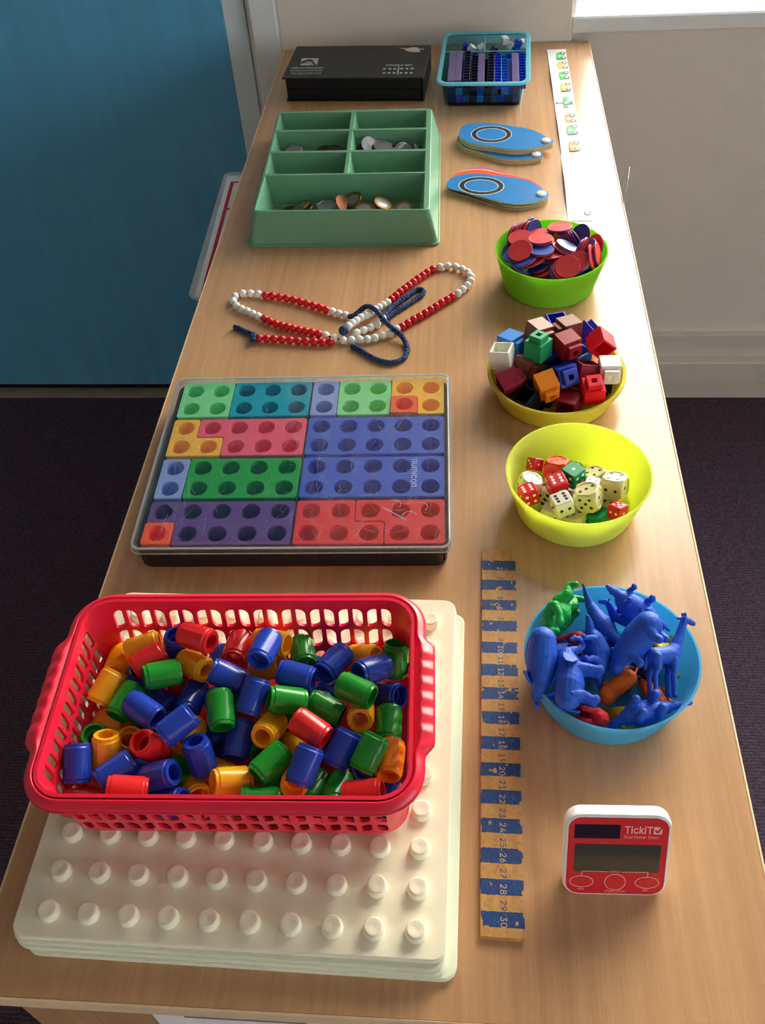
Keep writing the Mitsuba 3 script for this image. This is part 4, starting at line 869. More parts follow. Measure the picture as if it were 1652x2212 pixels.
def gorilla():
    # standing upright: x forward, y sideways
    b = chain((0, 0, -.75, .66), (.14, 0, -.15, .84), (.06, 0, .55, .74), (.1, 0, 1.0, .52), (.2, 0, 1.45, .52), (.18, 0, 1.72, .42)) + [((.58, 0, 1.28, .28), (.62, 0, 1.2, .26)), ((.50, -.22, 1.62, .15), (.50, .22, 1.62, .15)), ((.58, -.16, 1.44, .06), (.58, .16, 1.44, .06))]
    b += both(lambda s: [((.1, s * .3, .8, .46), (.0, s * .7, .74, .42))])
    b += chain((.0, .75, .70, .40), (.15, 1.2, .15, .32), (.4, 1.3, .1, .3), (.8, 1.1, .5, .26), (.95, .95, .75, .24), (1.05, .85, .95, .28))
    b += chain((.0, -.75, .70, .40), (.1, -1.2, .05, .32), (.25, -1.35, -.6, .27), (.35, -1.3, -1.1, .24), (.45, -1.25, -1.38, .29))
    b += both(lambda s: chain((0, s * .38, -.85, .52), (.4, s * .6, -1.4, .40), (.25, s * .66, -1.85, .28), (.22, s * .68, -2.08, .25), (.65, s * .8, -2.22, .21)))
    b += both(lambda s: [((.12, s * .5, 1.5, .14), (.1, s * .54, 1.5, .13))])
    return fuse(b)
def bear(mane=False):
    b = chain((-1.05, 0, .08, .70), (-.2, 0, .08, .76), (.7, 0, .15, .70), (1.2, 0, .42, .46), (1.5, 0, .5, .42), (1.9, 0, .38, .22), (2.05, 0, .34, .18))
    b += both(lambda s: chain((.7, s * .38, -.1, .33), (.78, s * .42, -.75, .22), (.8, s * .42, -1.25, .19), (1.0, s * .42, -1.32, .2)))
    b += both(lambda s: chain((-1.0, s * .38, -.1, .40), (-.8, s * .42, -.7, .24), (-1.02, s * .42, -1.1, .18), (-.85, s * .42, -1.32, .2)))
    b += both(lambda s: [((1.4, s * .3, .85, .14), (1.36, s * .34, .95, .12))])
    b += chain((-1.6, 0, .3, .12), (-1.8, 0, .1, .1)) if not mane else chain((-1.6, 0, .2, .1), (-2.1, 0, -.3, .08), (-2.4, 0, -.25, .12))
    if mane: b += [((1.05, 0, .3, .72), (1.25, 0, .55, .62)), ((1.0, 0, -.1, .5), (1.3, 0, .1, .5))]
    return fuse(b)
def horse():
    b = chain((-1.05, 0, .05, .50), (-.2, 0, .02, .50), (.6, 0, .1, .50), (1.05, 0, .55, .32), (1.4, 0, 1.05, .25), (1.6, 0, 1.2, .25), (2.1, 0, .85, .16))
    b += both(lambda s: chain((.6, s * .28, -.15, .28), (.66, s * .3, -.9, .14), (.62, s * .3, -1.55, .10), (.68, s * .3, -1.7, .15)))
    b += both(lambda s: chain((-1.0, s * .28, -.1, .36), (-.85, s * .3, -.75, .18), (-1.08, s * .3, -1.05, .12), (-1.0, s * .3, -1.6, .10), (-.94, s * .3, -1.7, .15)))
    b += both(lambda s: [((1.5, s * .13, 1.38, .08), (1.48, s * .15, 1.55, .05))])
    b += chain((-1.5, 0, .2, .12), (-1.75, 0, -.3, .14), (-1.75, 0, -.8, .08))
    return fuse(b)
ANIMALS = {'elephant': elephant, 'hippopotamus': hippo, 'giraffe': giraffe, 'sauropod': sauropod, 'stegosaurus': stegosaurus, 'dinosaur': trex, 'gorilla': gorilla, 'bear': bear, 'lion': lambda: bear(True), 'horse': horse}

# ------------------------------------------------------------------ the heaps: positions in centimetres, turns as rotation vectors
TUBES = [('yellow', '-', (-21.97, 35.97, 6.21), (-0.936, -0.349, -0.051)), ('blue', 'L', (-19.63, 36.21, 6.02), (0.104, 0.154, 0.983)), ('red', 's', (-17.72, 35.63, 8.02), (0.914, -0.378, 0.146)), ('red', '-', (-15.30, 36.06, 6.26), (-0.042, -0.976, 0.214)), ('blue', 'L', (-12.90, 34.69, 8.32), (-0.177, -0.966, 0.187)), ('yellow', '-', (-12.91, 36.36, 6.63), (0.949, -0.265, 0.170)), ('green', '-', (-10.82, 36.08, 5.72), (-0.270, 0.940, -0.208)), ('blue', 'L', (-8.53, 35.17, 6.13), (-0.508, -0.850, 0.139)), ('yellow', '-', (-6.73, 36.35, 5.09), (-0.811, 0.312, -0.495)), ('blue', 'L', (-5.84, 34.41, 6.53), (-0.706, -0.588, 0.395)), ('green', 'L', (-4.45, 36.20, 5.14), (0.047, 0.521, 0.852)), ('red', '-', (-21.03, 34.45, 6.93), (-0.771, -0.627, -0.113)), ('yellow', 's', (-17.98, 34.53, 6.33), (0.812, -0.528, 0.249)), ('green', 'L', (-19.73, 33.15, 7.26), (-0.890, -0.401, 0.217)), ('yellow', '-', (-23.92, 35.55, 4.91), (-0.054, 0.972, -0.227)), ('yellow', 'L', (-23.67, 32.66, 6.27), (-0.395, -0.856, -0.334)), ('green', 'L', (-22.16, 31.72, 6.08), (-0.309, -0.948, -0.083)), ('blue', '-', (-20.40, 30.53, 7.10), (-0.858, 0.511, 0.057)), ('blue', '-', (-17.75, 29.20, 7.65), (-0.718, -0.681, -0.143)), ('blue', '-', (-20.46, 32.82, 4.24), (-0.852, 0.514, -0.099)), ('blue', '-', (-18.09, 32.71, 5.01), (0.134, 0.970, -0.204)), ('blue', '-', (-15.38, 33.31, 6.94), (-0.896, 0.188, 0.401)), ('blue', '-', (-13.46, 31.88, 6.97), (0.256, 0.854, 0.453)), ('green', 'L', (-15.40, 30.78, 6.96), (0.227, -0.955, -0.191)), ('blue', '-', (-10.82, 33.60, 6.79), (-0.976, 0.212, 0.056)), ('green', 'L', (-11.13, 31.57, 7.05), (-0.926, -0.137, 0.353)), ('green', '-', (-8.86, 32.06, 5.38), (-0.911, 0.366, 0.188)), ('green', 'L', (-6.71, 32.32, 7.27), (0.910, -0.415, -0.009)), ('blue', '-', (-4.99, 34.05, 3.98), (-0.807, 0.355, -0.472)), ('blue', '-', (-8.98, 34.18, 4.02), (0.103, 0.842, -0.529)), ('yellow', 's', (-6.49, 31.79, 5.18), (0.052, -0.755, 0.654)), ('green', '-', (-4.68, 31.40, 4.59), (-0.013, 1.000, 0.012)), ('red', '-', (-9.36, 29.51, 7.16), (0.858, -0.495, -0.141)), ('yellow', 's', (-12.26, 30.18, 5.80), (-0.186, -0.815, 0.549)), ('blue', '-', (-14.36, 29.75, 5.05), (-0.098, -0.962, -0.256)), ('blue', 's', (-16.37, 27.96, 6.07), (-0.167, 0.373, 0.913)), ('red', 'L', (-19.57, 28.29, 6.35), (-0.324, -0.164, 0.932)), ('yellow', 's', (-22.53, 28.08, 5.99), (0.064, 0.562, 0.824)), ('green', 'L', (-23.83, 29.31, 4.89), (0.127, -0.060, 0.990)), ('blue', '-', (-23.98, 26.99, 6.41), (-0.094, 0.870, 0.485)), ('blue', '-', (-21.44, 26.63, 6.21), (-0.738, -0.673, -0.045)), ('blue', 's', (-18.70, 26.45, 6.19), (0.915, 0.014, 0.403)), ('red', '-', (-23.54, 25.12, 4.88), (-0.987, -0.126, 0.095)), ('red', '-', (-20.07, 24.97, 7.10), (0.966, 0.093, -0.240)), ('blue', 'L', (-18.03, 25.22, 5.05), (0.924, -0.037, 0.381)), ('yellow', '-', (-17.10, 26.84, 3.91), (0.566, -0.734, 0.376)), ('yellow', 'L', (-14.20, 26.60, 5.51), (-0.857, -0.317, 0.406)), ('yellow', '-', (-14.62, 25.48, 3.94), (-0.901, 0.124, -0.416)), ('green', '-', (-12.17, 25.37, 5.51), (0.981, 0.096, -0.171)), ('green', 'L', (-11.75, 27.53, 6.29), (-0.647, -0.762, -0.027)), ('blue', 'L', (-9.39, 26.88, 7.33), (-0.306, -0.870, -0.387)), ('blue', '-', (-7.37, 28.78, 6.06), (-0.421, -0.817, -0.394)), ('green', '-', (-5.56, 28.19, 6.72), (-0.408, -0.823, -0.395)), ('orange', '-', (-4.35, 28.48, 5.41), (-0.056, -0.996, 0.066)), ('red', 'L', (-5.79, 25.82, 5.99), (0.979, 0.033, 0.199)), ('blue', '-', (-4.42, 26.62, 3.98), (-0.027, 0.886, -0.463)), ('green', '-', (-9.18, 27.05, 3.79), (-0.240, -0.939, 0.248)), ('green', '-', (-7.53, 26.80, 4.41), (-0.183, -0.943, 0.279)), ('green', '-', (-11.46, 27.16, 3.81), (-0.173, -0.948, 0.269)), ('yellow', '-', (-23.34, 31.21, 4.09), (-0.907, 0.266, -0.326)), ('yellow', 'L', (-21.80, 29.40, 4.60), (0.380, -0.074, 0.922)), ('yellow', '-', (-19.11, 29.11, 3.91), (0.780, -0.496, 0.381)), ('yellow', '-', (-10.54, 29.90, 4.01), (-0.669, 0.549, -0.502)), ('blue', '-', (-16.22, 30.37, 3.90), (0.467, -0.803, 0.369)), ('blue', '-', (-16.46, 35.77, 4.78), (-0.429, 0.889, -0.163)), ('yellow', '-', (-13.40, 35.72, 4.45), (-0.879, 0.069, -0.472)), ('green', '-', (-12.76, 29.91, 3.99), (0.003, -0.877, 0.480)), ('yellow', '-', (-15.41, 27.85, 3.93), (-0.793, 0.459, -0.400)), ('blue', '-', (-19.06, 30.94, 4.05), (0.281, 0.156, -0.947)), ('yellow', '-', (-10.20, 27.25, 5.21), (0.014, 0.918, -0.397)), ('blue', '-', (-10.85, 34.19, 4.25), (0.227, 0.275, -0.934)), ('red', '-', (-19.44, 34.23, 4.02), (-0.054, -0.249, -0.967)), ('blue', '-', (-16.03, 32.04, 5.17), (-0.428, 0.877, -0.220)), ('blue', '-', (-8.89, 30.77, 3.99), (-0.600, 0.645, -0.474)), ('green', '-', (-11.25, 32.39, 3.95), (-0.673, 0.601, -0.431)), ('blue', '-', (-20.82, 27.45, 4.05), (0.139, 0.812, -0.567)), ('green', '-', (-6.68, 30.26, 4.13), (0.193, 0.556, -0.808)), ('yellow', '-', (-17.60, 29.74, 5.36), (-0.087, -0.908, 0.411)), ('blue', '-', (-5.82, 28.58, 4.12), (0.161, 0.510, -0.845)), ('red', '-', (-23.08, 27.34, 3.54), (0.876, -0.482, 0.013)), ('green', '-', (-20.94, 31.11, 3.99), (0.061, 0.192, -0.979)), ('yellow', '-', (-13.50, 32.58, 4.32), (-0.714, 0.380, -0.587)), ('blue', '-', (-10.76, 36.15, 3.88), (-0.899, 0.270, -0.346)), ('yellow', '-', (-21.31, 35.57, 4.02), (-0.548, 0.657, 0.518)), ('green', '-', (-15.67, 34.07, 3.54), (0.693, 0.721, 0.018)), ('red', '-', (-7.15, 34.45, 4.49), (0.078, -0.687, 0.723)), ('green', '-', (-18.53, 27.20, 4.81), (-0.790, -0.292, -0.538)), ('blue', '-', (-22.34, 34.29, 4.55), (-0.353, -0.104, -0.930))]
SNAP = [('green', (6.89, 70.82, 5.18), (-0.070, -0.044, -0.664)),
 ('white', (3.65, 71.07, 4.10), (-3.178, 0.472, -0.267)),
 ('skyblue', (4.52, 73.54, 3.71), (1.319, 0.634, 0.655)),
 ('brown', (7.05, 73.32, 5.18), (1.485, 0.614, 0.361)),
 ('brown', (9.88, 73.89, 5.08), (-3.306, 2.305, 2.043)),
 ('darkred', (9.60, 71.40, 5.16), (1.549, 0.350, 0.402)),
 ('red', (12.85, 72.37, 4.52), (1.132, -2.287, -2.624)),
 ('violet', (11.71, 74.87, 3.52), (-1.249, -1.430, -3.401)),
 ('brown', (6.05, 70.54, 3.24), (1.288, 0.716, 0.303)),
 ('maroon', (4.29, 68.49, 3.00), (1.098, 1.168, 1.898)),
 ('black', (5.87, 67.05, 2.06), (-2.636, 1.012, -0.327)),
 ('blue', (8.60, 72.77, 3.10), (-1.086, 0.323, 0.969)),
 ('blue', (9.33, 68.78, 3.64), (1.035, 0.152, 0.396)),
 ('orange', (7.63, 67.77, 3.34), (1.838, 0.157, 0.401)),
 ('darkred', (9.72, 66.83, 1.79), (0.407, 1.983, 1.930)),
 ('red', (11.81, 67.29, 3.06), (0.214, -0.038, 0.138)),
 ('maroon', (11.33, 69.47, 3.39), (2.093, -1.680, 0.218)),
 ('white', (13.42, 69.45, 3.79), (7.773, 0.104, 0.091)),
 ('green', (4.79, 72.16, 1.75), (0.109, -3.140, -0.000)),
 ('black', (13.14, 70.43, 1.88), (3.132, -0.239, -0.000)),
 ('skyblue', (10.74, 71.72, 3.32), (1.037, -2.966, -0.000)),
 ('white', (10.57, 74.51, 1.19), (0.000, 0.000, 2.364)),
 ('black', (7.05, 68.92, 1.19), (1.397, 0.853, 0.853)),
 ('red', (9.35, 70.44, 1.74), (2.888, -1.237, -0.000)),
 ('skyblue', (8.37, 74.81, 1.19), (-0.000, -0.000, -0.617)),
 ('green', (7.27, 71.54, 1.19), (0.156, 2.146, 2.146)),
 ('blue', (8.99, 75.65, 4.12), (2.474, -1.937, -0.000)),
 ('orange', (12.14, 72.97, 1.20), (1.569, -0.081, -0.081)),
 ('brown', (6.06, 73.99, 1.88), (3.126, -0.311, -0.000))]
DICE = [('red', 1.05, (6.16, 57.76, 2.90), (0.795, 0.623, 0.084), (1, 5, 2, 6, 3), 0, 'small red die at the back left showing a one and a three'),
 ('orange', 1.8, (8.01, 57.44, 2.67), (-0.285, -0.088, -0.459), (3, 1, 5, 2, 6), 1, 'large orange die with dark pips at the back of the bowl'),
 ('green', 1.5, (9.21, 56.03, 3.33), (-0.041, 0.237, 5.483), (1, 5, 4, 2, 3), 0, 'green die showing a one on top'),
 ('ivory', 1.75, (11.16, 56.62, 2.29), (-0.114, -0.295, -0.725), (4, 2, 1, 3, 5), 1, 'yellowish white die with four pips behind the green die'),
 ('white', 1.75, (5.60, 55.49, 2.62), (2.713, -5.273, -0.479), (5, 3, 1, 2, 4), 1, 'white die showing five, between two red dice at the left'),
 ('red', 1.5, (7.79, 54.89, 3.37), (0.115, -0.030, -1.243), (6, 3, 1, 2, 4), 0, 'red die showing six in the middle of the bowl'),
 ('red', 1.4, (5.45, 53.94, 3.15), (-0.142, 0.973, 4.920), (6, 3, 4, 2, 1), 0, 'red die showing six against the left side of the bowl'),
 ('white', 1.8, (7.48, 55.56, 1.50), (1.238, -0.766, -0.155), (5, 1, 3, 2, 4), 0, 'white die showing five under the left red die'),
 ('white', 1.55, (8.11, 52.84, 3.21), (0.086, -0.209, -1.237), (6, 3, 2, 1, 4), 0, 'cream die showing six with dark blue pips near the front'),
 ('ivory', 1.9, (10.26, 53.50, 3.36), (-0.107, -0.311, -0.350), (3, 5, 1, 2, 4), 1, 'cream die with a round dished face showing three near the front'),
 ('white', 1.15, (10.73, 55.06, 3.07), (-0.211, -0.000, -0.289), (2, 4, 1, 3, 5), 2, 'small white die with two blue pips and four red pips'),
 ('ivory', 1.9, (12.55, 55.13, 3.03), (-0.266, -0.133, -0.494), (4, 2, 1, 3, 5), 1, 'yellowish die with a dished four at the right'),
 ('ivory', 1.6, (12.24, 53.94, 1.47), (-0.019, -0.364, -0.737), (2, 6, 1, 3, 5), 0, 'cream die showing two below the yellowish die at the right'),
 ('red', 1.2, (12.58, 52.55, 2.77), (-0.336, -0.107, -0.773), (5, 2, 1, 3, 6), 0, 'small red die beside the plain green block'),
 ('green', 1.6, (11.32, 52.61, 1.63), (-0.202, -0.328, -0.663), (0, 0, 0, 0, 0), 0, 'plain green block at the front right of the dice'),
 ('white', 1.8, (7.45, 53.12, 1.35), (-0.291, 0.078, -0.369), (1, 3, 2, 5, 4), 1, 'white die showing one at the front left, half hidden by the rim'),
 ('ivory', 1.9, (9.22, 52.38, 1.48), (-0.195, -0.210, -0.418), (3, 1, 2, 5, 4), 1, 'cream die with a dished face in the middle of the front row'),
 ('white', 1.5, (9.55, 55.33, 1.29), (-0.331, -0.179, -0.533), (4, 1, 2, 5, 3), 0, 'white die buried under the green die'),
 ('red', 1.1, (11.10, 54.79, 1.47), (-0.403, -0.264, -0.583), (2, 1, 4, 5, 3), 0, 'small red die buried under the small white die'),
 ('green', 1.3, (9.46, 58.07, 1.81), (-0.296, -0.176, -0.671), (3, 1, 4, 5, 2), 0, 'dark green die behind the green die showing one')]
COUNTERS_SEEN = 66
COUNTERS = [('red', (7.96, 89.10, 5.51), (-0.062, 0.115, 0.991)), ('red', (8.13, 89.21, 5.27), (-0.016, 0.114, 0.993)), ('red', (10.13, 91.74, 5.21), (-0.067, 0.212, 0.975)), ('red', (8.30, 91.77, 4.58), (-0.059, 0.183, 0.981)), ('red', (10.33, 92.59, 4.84), (-0.074, 0.126, 0.989)), ('red', (5.80, 87.40, 5.20), (-0.235, -0.367, 0.900)), ('red', (5.92, 90.42, 4.88), (-0.137, -0.093, 0.986)), ('blue', (8.03, 87.30, 5.27), (-0.064, 0.094, 0.993)), ('red', (9.02, 87.39, 4.92), (0.014, 0.033, 0.999)), ('blue', (5.26, 90.04, 3.63), (-0.338, -0.244, 0.909)), ('blue', (5.33, 87.53, 4.66), (-0.275, -0.115, 0.955)), ('blue', (6.28, 86.42, 4.64), (-0.350, 0.122, 0.929)), ('red', (7.12, 86.50, 4.47), (-0.357, 0.146, 0.923)), ('blue', (7.88, 86.59, 3.77), (-0.361, 0.169, 0.917)), ('red', (8.36, 86.06, 3.58), (-0.364, 0.192, 0.912)), ('blue', (7.48, 92.69, 4.29), (0.740, -0.644, 0.194)), ('red', (6.81, 92.52, 4.20), (0.867, -0.494, 0.060)), ('red', (6.34, 92.56, 4.14), (0.869, -0.492, 0.059)), ('red', (6.04, 92.43, 4.10), (0.870, -0.489, 0.058)), ('red', (5.72, 92.27, 4.05), (0.871, -0.487, 0.057)), ('red', (5.26, 92.00, 4.06), (0.873, -0.484, 0.056)), ('blue', (7.09, 93.38, 4.11), (0.835, -0.547, 0.068)), ('blue', (12.42, 91.79, 4.20), (-0.653, -0.410, 0.637)), ('blue', (11.80, 90.62, 4.30), (-0.854, -0.424, -0.300)), ('red', (11.51, 90.71, 4.24), (-0.857, -0.410, -0.311)), ('red', (11.22, 90.80, 4.18), (-0.857, -0.412, -0.310)), ('red', (10.92, 90.91, 4.10), (-0.856, -0.414, -0.309)), ('blue', (10.62, 91.03, 4.02), (-0.856, -0.416, -0.307)), ('red', (10.36, 91.13, 3.98), (-0.856, -0.417, -0.306)), ('red', (10.08, 91.20, 4.00), (-0.855, -0.419, -0.304)), ('blue', (13.22, 89.59, 3.76), (-0.829, -0.334, 0.449)), ('red', (13.89, 90.22, 3.87), (-0.812, -0.392, 0.432)), ('blue', (10.76, 88.30, 5.11), (0.387, 0.160, 0.908)), ('blue', (10.67, 88.19, 4.94), (0.388, 0.163, 0.907)), ('red', (10.33, 88.10, 4.89), (0.389, 0.165, 0.906)), ('red', (12.03, 88.15, 4.57), (0.877, -0.464, -0.128)), ('red', (12.34, 88.23, 4.73), (0.876, -0.466, -0.126)), ('blue', (12.45, 87.12, 3.29), (-0.318, -0.315, 0.894)), ('red', (11.60, 85.91, 4.73), (-0.255, -0.373, 0.892)), ('red', (10.57, 84.90, 4.80), (-0.112, -0.473, 0.874)), ('red', (10.33, 84.92, 4.50), (-0.053, -0.425, 0.904)), ('blue', (10.05, 84.92, 4.27), (-0.050, -0.424, 0.904)), ('red', (8.96, 85.13, 3.12), (-0.089, -0.335, 0.938)), ('blue', (8.13, 85.60, 2.57), (-0.234, 0.061, 0.970)), ('blue', (5.93, 86.32, 3.68), (0.478, 0.254, 0.841)), ('red', (11.96, 86.09, 3.93), (-0.556, 0.135, 0.820)), ('red', (12.14, 86.40, 3.75), (-0.560, 0.158, 0.813)), ('red', (9.82, 86.85, 3.87), (0.040, 0.305, 0.952)), ('red', (10.03, 86.14, 3.60), (0.041, 0.307, 0.951)), ('blue', (9.65, 86.87, 2.93), (0.041, 0.308, 0.950)), ('red', (9.47, 86.61, 2.81), (0.042, 0.310, 0.950)), ('red', (13.91, 87.73, 4.41), (0.920, -0.198, 0.339)), ('blue', (13.84, 87.79, 4.06), (0.920, -0.196, 0.338)), ('red', (13.17, 86.75, 4.73), (0.921, -0.194, 0.338)), ('blue', (13.11, 88.51, 2.78), (-0.478, 0.033, 0.878)), ('red', (6.53, 88.41, 4.76), (-0.229, 0.035, 0.973)), ('red', (7.12, 86.35, 2.78), (-0.234, 0.164, 0.958)), ('blue', (6.20, 86.61, 2.76), (-0.231, 0.163, 0.959)), ('red', (8.84, 86.26, 2.31), (-0.063, 0.168, 0.984)), ('blue', (10.92, 88.82, 4.22), (-0.090, 0.044, 0.995)), ('red', (10.71, 88.64, 3.39), (-0.087, 0.045, 0.995)), ('blue', (9.23, 89.78, 4.01), (0.206, 0.108, 0.973)), ('red', (8.56, 87.63, 4.14), (-0.068, 0.101, 0.993)), ('blue', (7.99, 87.61, 4.35), (-0.237, 0.099, 0.966)), ('red', (6.22, 87.49, 4.30), (-0.298, 0.035, 0.954)), ('blue', (12.28, 88.15, 3.09), (-0.261, -0.069, 0.963)), ('blue', (10.10, 86.28, 1.00), (-0.054, 0.092, 0.994)), ('red', (8.04, 90.43, 0.62), (-0.168, 0.160, 0.973)), ('red', (11.81, 89.08, 0.74), (-0.257, -0.199, 0.946)), ('blue', (11.63, 87.43, 0.72), (-0.018, -0.248, 0.969)), ('red', (9.14, 88.75, 0.57), (-0.154, 0.119, 0.981)), ('blue', (11.71, 90.79, 0.81), (0.169, -0.335, 0.927)), ('blue', (11.58, 86.90, 0.79), (-0.037, -0.273, 0.961)), ('red', (7.01, 89.22, 0.72), (-0.224, -0.085, 0.971)), ('blue', (9.48, 88.03, 0.78), (0.048, -0.237, 0.970)), ('red', (10.14, 87.24, 1.42), (0.058, -0.235, 0.970)), ('red', (6.80, 88.89, 1.16), (-0.400, -0.047, 0.915)), ('blue', (11.42, 90.52, 1.43), (0.156, -0.232, 0.960)), ('red', (6.37, 91.13, 1.16), (0.302, 0.118, 0.946)), ('blue', (7.91, 87.08, 1.48), (0.180, -0.130, 0.975)), ('blue', (8.17, 88.44, 1.17), (-0.087, 0.041, 0.995)), ('red', (9.61, 87.69, 1.10), (-0.033, 0.053, 0.998)), ('blue', (7.45, 91.08, 1.41), (0.186, -0.270, 0.945)), ('blue', (9.03, 86.25, 1.58), (-0.077, -0.208, 0.975)), ('blue', (10.87, 87.88, 2.21), (-0.218, -0.263, 0.940)), ('blue', (8.12, 91.00, 2.21), (-0.001, -0.098, 0.995)), ('red', (6.96, 86.71, 1.84), (-0.109, -0.265, 0.958)), ('blue', (10.84, 91.67, 1.92), (0.058, -0.101, 0.993)), ('red', (12.04, 90.54, 2.14), (-0.114, 0.035, 0.993)), ('blue', (9.08, 91.59, 1.53), (0.099, -0.326, 0.940)), ('blue', (11.02, 87.84, 1.74), (-0.199, 0.192, 0.961)), ('red', (9.87, 90.90, 2.17), (-0.214, 0.010, 0.977)), ('red', (6.93, 89.43, 1.91), (0.085, 0.380, 0.921)), ('red', (9.60, 86.65, 2.03), (-0.222, -0.215, 0.951)), ('blue', (6.26, 89.12, 2.46), (-0.116, 0.012, 0.993)), ('red', (10.08, 90.42, 2.69), (0.100, 0.106, 0.989)), ('red', (9.56, 91.75, 2.77), (0.028, 0.154, 0.988)), ('red', (6.68, 90.63, 2.77), (0.130, 0.320, 0.939)), ('red', (7.20, 91.28, 2.93), (0.385, 0.216, 0.898)), ('red', (11.08, 87.15, 2.39), (-0.369, -0.086, 0.925))]
TOYS = [('gorilla', 'green', 1.08, (6.78, 40.64, 4.60), (-4.184, 1.868, 0.331), 'green toy gorilla lying on its back at the rim of the blue bowl'),
 ('elephant', 'blue', 1.0, (7.50, 35.27, 4.52), (2.635, 2.694, -2.413), 'blue toy elephant with raised trunk lying on its side at the front left'),
 ('hippopotamus', 'blue', 1.0, (11.97, 37.94, 5.60), (1.552, -1.561, -2.383), 'blue toy hippopotamus lying on its side in the middle of the pile'),
 ('giraffe', 'blue', 1.05, (13.88, 37.39, 4.46), (-1.021, 0.279, 0.357), 'blue toy giraffe standing upright at the right side'),
 ('sauropod', 'blue', 0.95, (12.25, 33.72, 3.19), (-1.820, 9.437, 0.252), 'blue toy sauropod lying on its back along the front rim, tail to the right'),
 ('stegosaurus', 'blue', 0.95, (9.37, 38.00, 4.15), (1.863, 1.400, 1.565), 'blue toy stegosaurus lying on its back with its plates to the right'),
 ('dinosaur', 'blue', 1.0, (10.07, 40.32, 3.68), (0.211, 0.440, -1.036), 'dark blue toy dinosaur diving into the pile with its tail sticking up'),
 ('stegosaurus', 'blue', 1.0, (12.25, 41.17, 5.09), (0.604, 3.528, 0.332), 'dark blue toy stegosaurus at the back rim with its feet in the air'),
 ('horse', 'blue', 0.9, (11.69, 41.50, 3.15), (-0.183, 0.143, -3.617), 'dark blue toy horse half buried behind the stegosaurus'),
 ('elephant', 'blue', 1.05, (5.54, 36.79, 4.64), (0.445, 0.547, -1.587), 'blue toy elephant with its trunk hanging over the left rim'),
 ('lion', 'orange', 0.85, (10.84, 35.99, 2.95), (0.072, 1.408, -2.088), 'orange toy lion under the hippopotamus'),
 ('bear', 'orange', 0.85, (13.52, 35.86, 1.85), (2.130, 1.209, -3.304), 'orange toy bear between the legs of the standing giraffe'),
 ('bear', 'red', 0.9, (8.91, 33.72, 2.51), (0.587, 2.017, 0.427), 'red toy bear at the front under the elephant'),
 ('bear', 'red', 0.85, (8.00, 40.02, 2.03), (-0.897, 1.054, 2.093), 'red toy bear under the green gorilla'),
 ('gorilla', 'yellow', 0.85, (14.24, 39.14, 2.55), (-1.176, -0.427, -0.169), 'yellow toy gorilla at the right side behind the giraffe'),
 ('horse', 'navy', 0.85, (13.03, 37.76, 1.91), (1.051, -0.752, 2.572), 'dark navy toy horse under the standing giraffe'),
 ('bear', 'brown', 0.7, (11.82, 37.42, 1.80), (-1.130, -0.751, -2.007), 'brown toy bear between the orange lion and the giraffe'),
 ('bear', 'blue', 0.9, (6.51, 38.48, 2.81), (-0.381, 0.461, 0.646), 'blue toy bear under the head of the gorilla'),
 ('hippopotamus', 'blue', 0.8, (8.70, 38.04, 1.80), (0.613, 0.941, 0.598), 'blue toy hippopotamus deep in the pile behind the elephant'),
 ('bear', 'yellow', 0.8, (10.93, 34.29, 1.69), (2.046, -0.155, -3.126), 'yellow toy bear at the bottom of the pile by the front rim'),
 ('bear', 'navy', 0.9, (10.87, 41.19, 1.48), (-1.037, 0.668, -1.500), 'navy toy bear deep in the middle of the pile'),
 ('horse', 'blue', 0.8, (7.49, 36.03, 2.38), (1.410, 0.542, -2.416), 'blue toy horse against the left wall under the elephants')]
from scipy.spatial.transform import Rotation as Rot
def Rv(v): return Rot.from_rotvec(v).as_matrix()
ORD = ['first', 'second', 'third', 'fourth', 'fifth', 'sixth', 'seventh', 'eighth', 'ninth', 'tenth']
def single_out(items):
    """items: [(label, x, y)]. Labels that repeat get their place among their likes, counted from the left."""
    out = [i[0] for i in items]
    for l in set(out):
        same = sorted([k for k, q in enumerate(items) if q[0] == l], key=lambda k: items[k][1])
        if len(same) == 2: out[same[0]] += ', left of two'; out[same[1]] += ', right of two'
        elif len(same) > 2:
            for n, k in enumerate(same): out[k] += f', {ORD[n]} of {len(same)} from left'
    return out
def place_in(x, y, x0, x1, y0, y1):
    c = ['left', 'middle', 'right'][int(np.clip((x - x0) / (x1 - x0) * 3, 0, 2.99))]; r = ['front', 'middle', 'back'][int(np.clip((y - y0) / (y1 - y0) * 3, 0, 2.99))]
    return 'in the middle' if c == r == 'middle' else (f'at {r} centre' if c == 'middle' else (f'at {c} side' if r == 'middle' else f'at {r} {c}'))

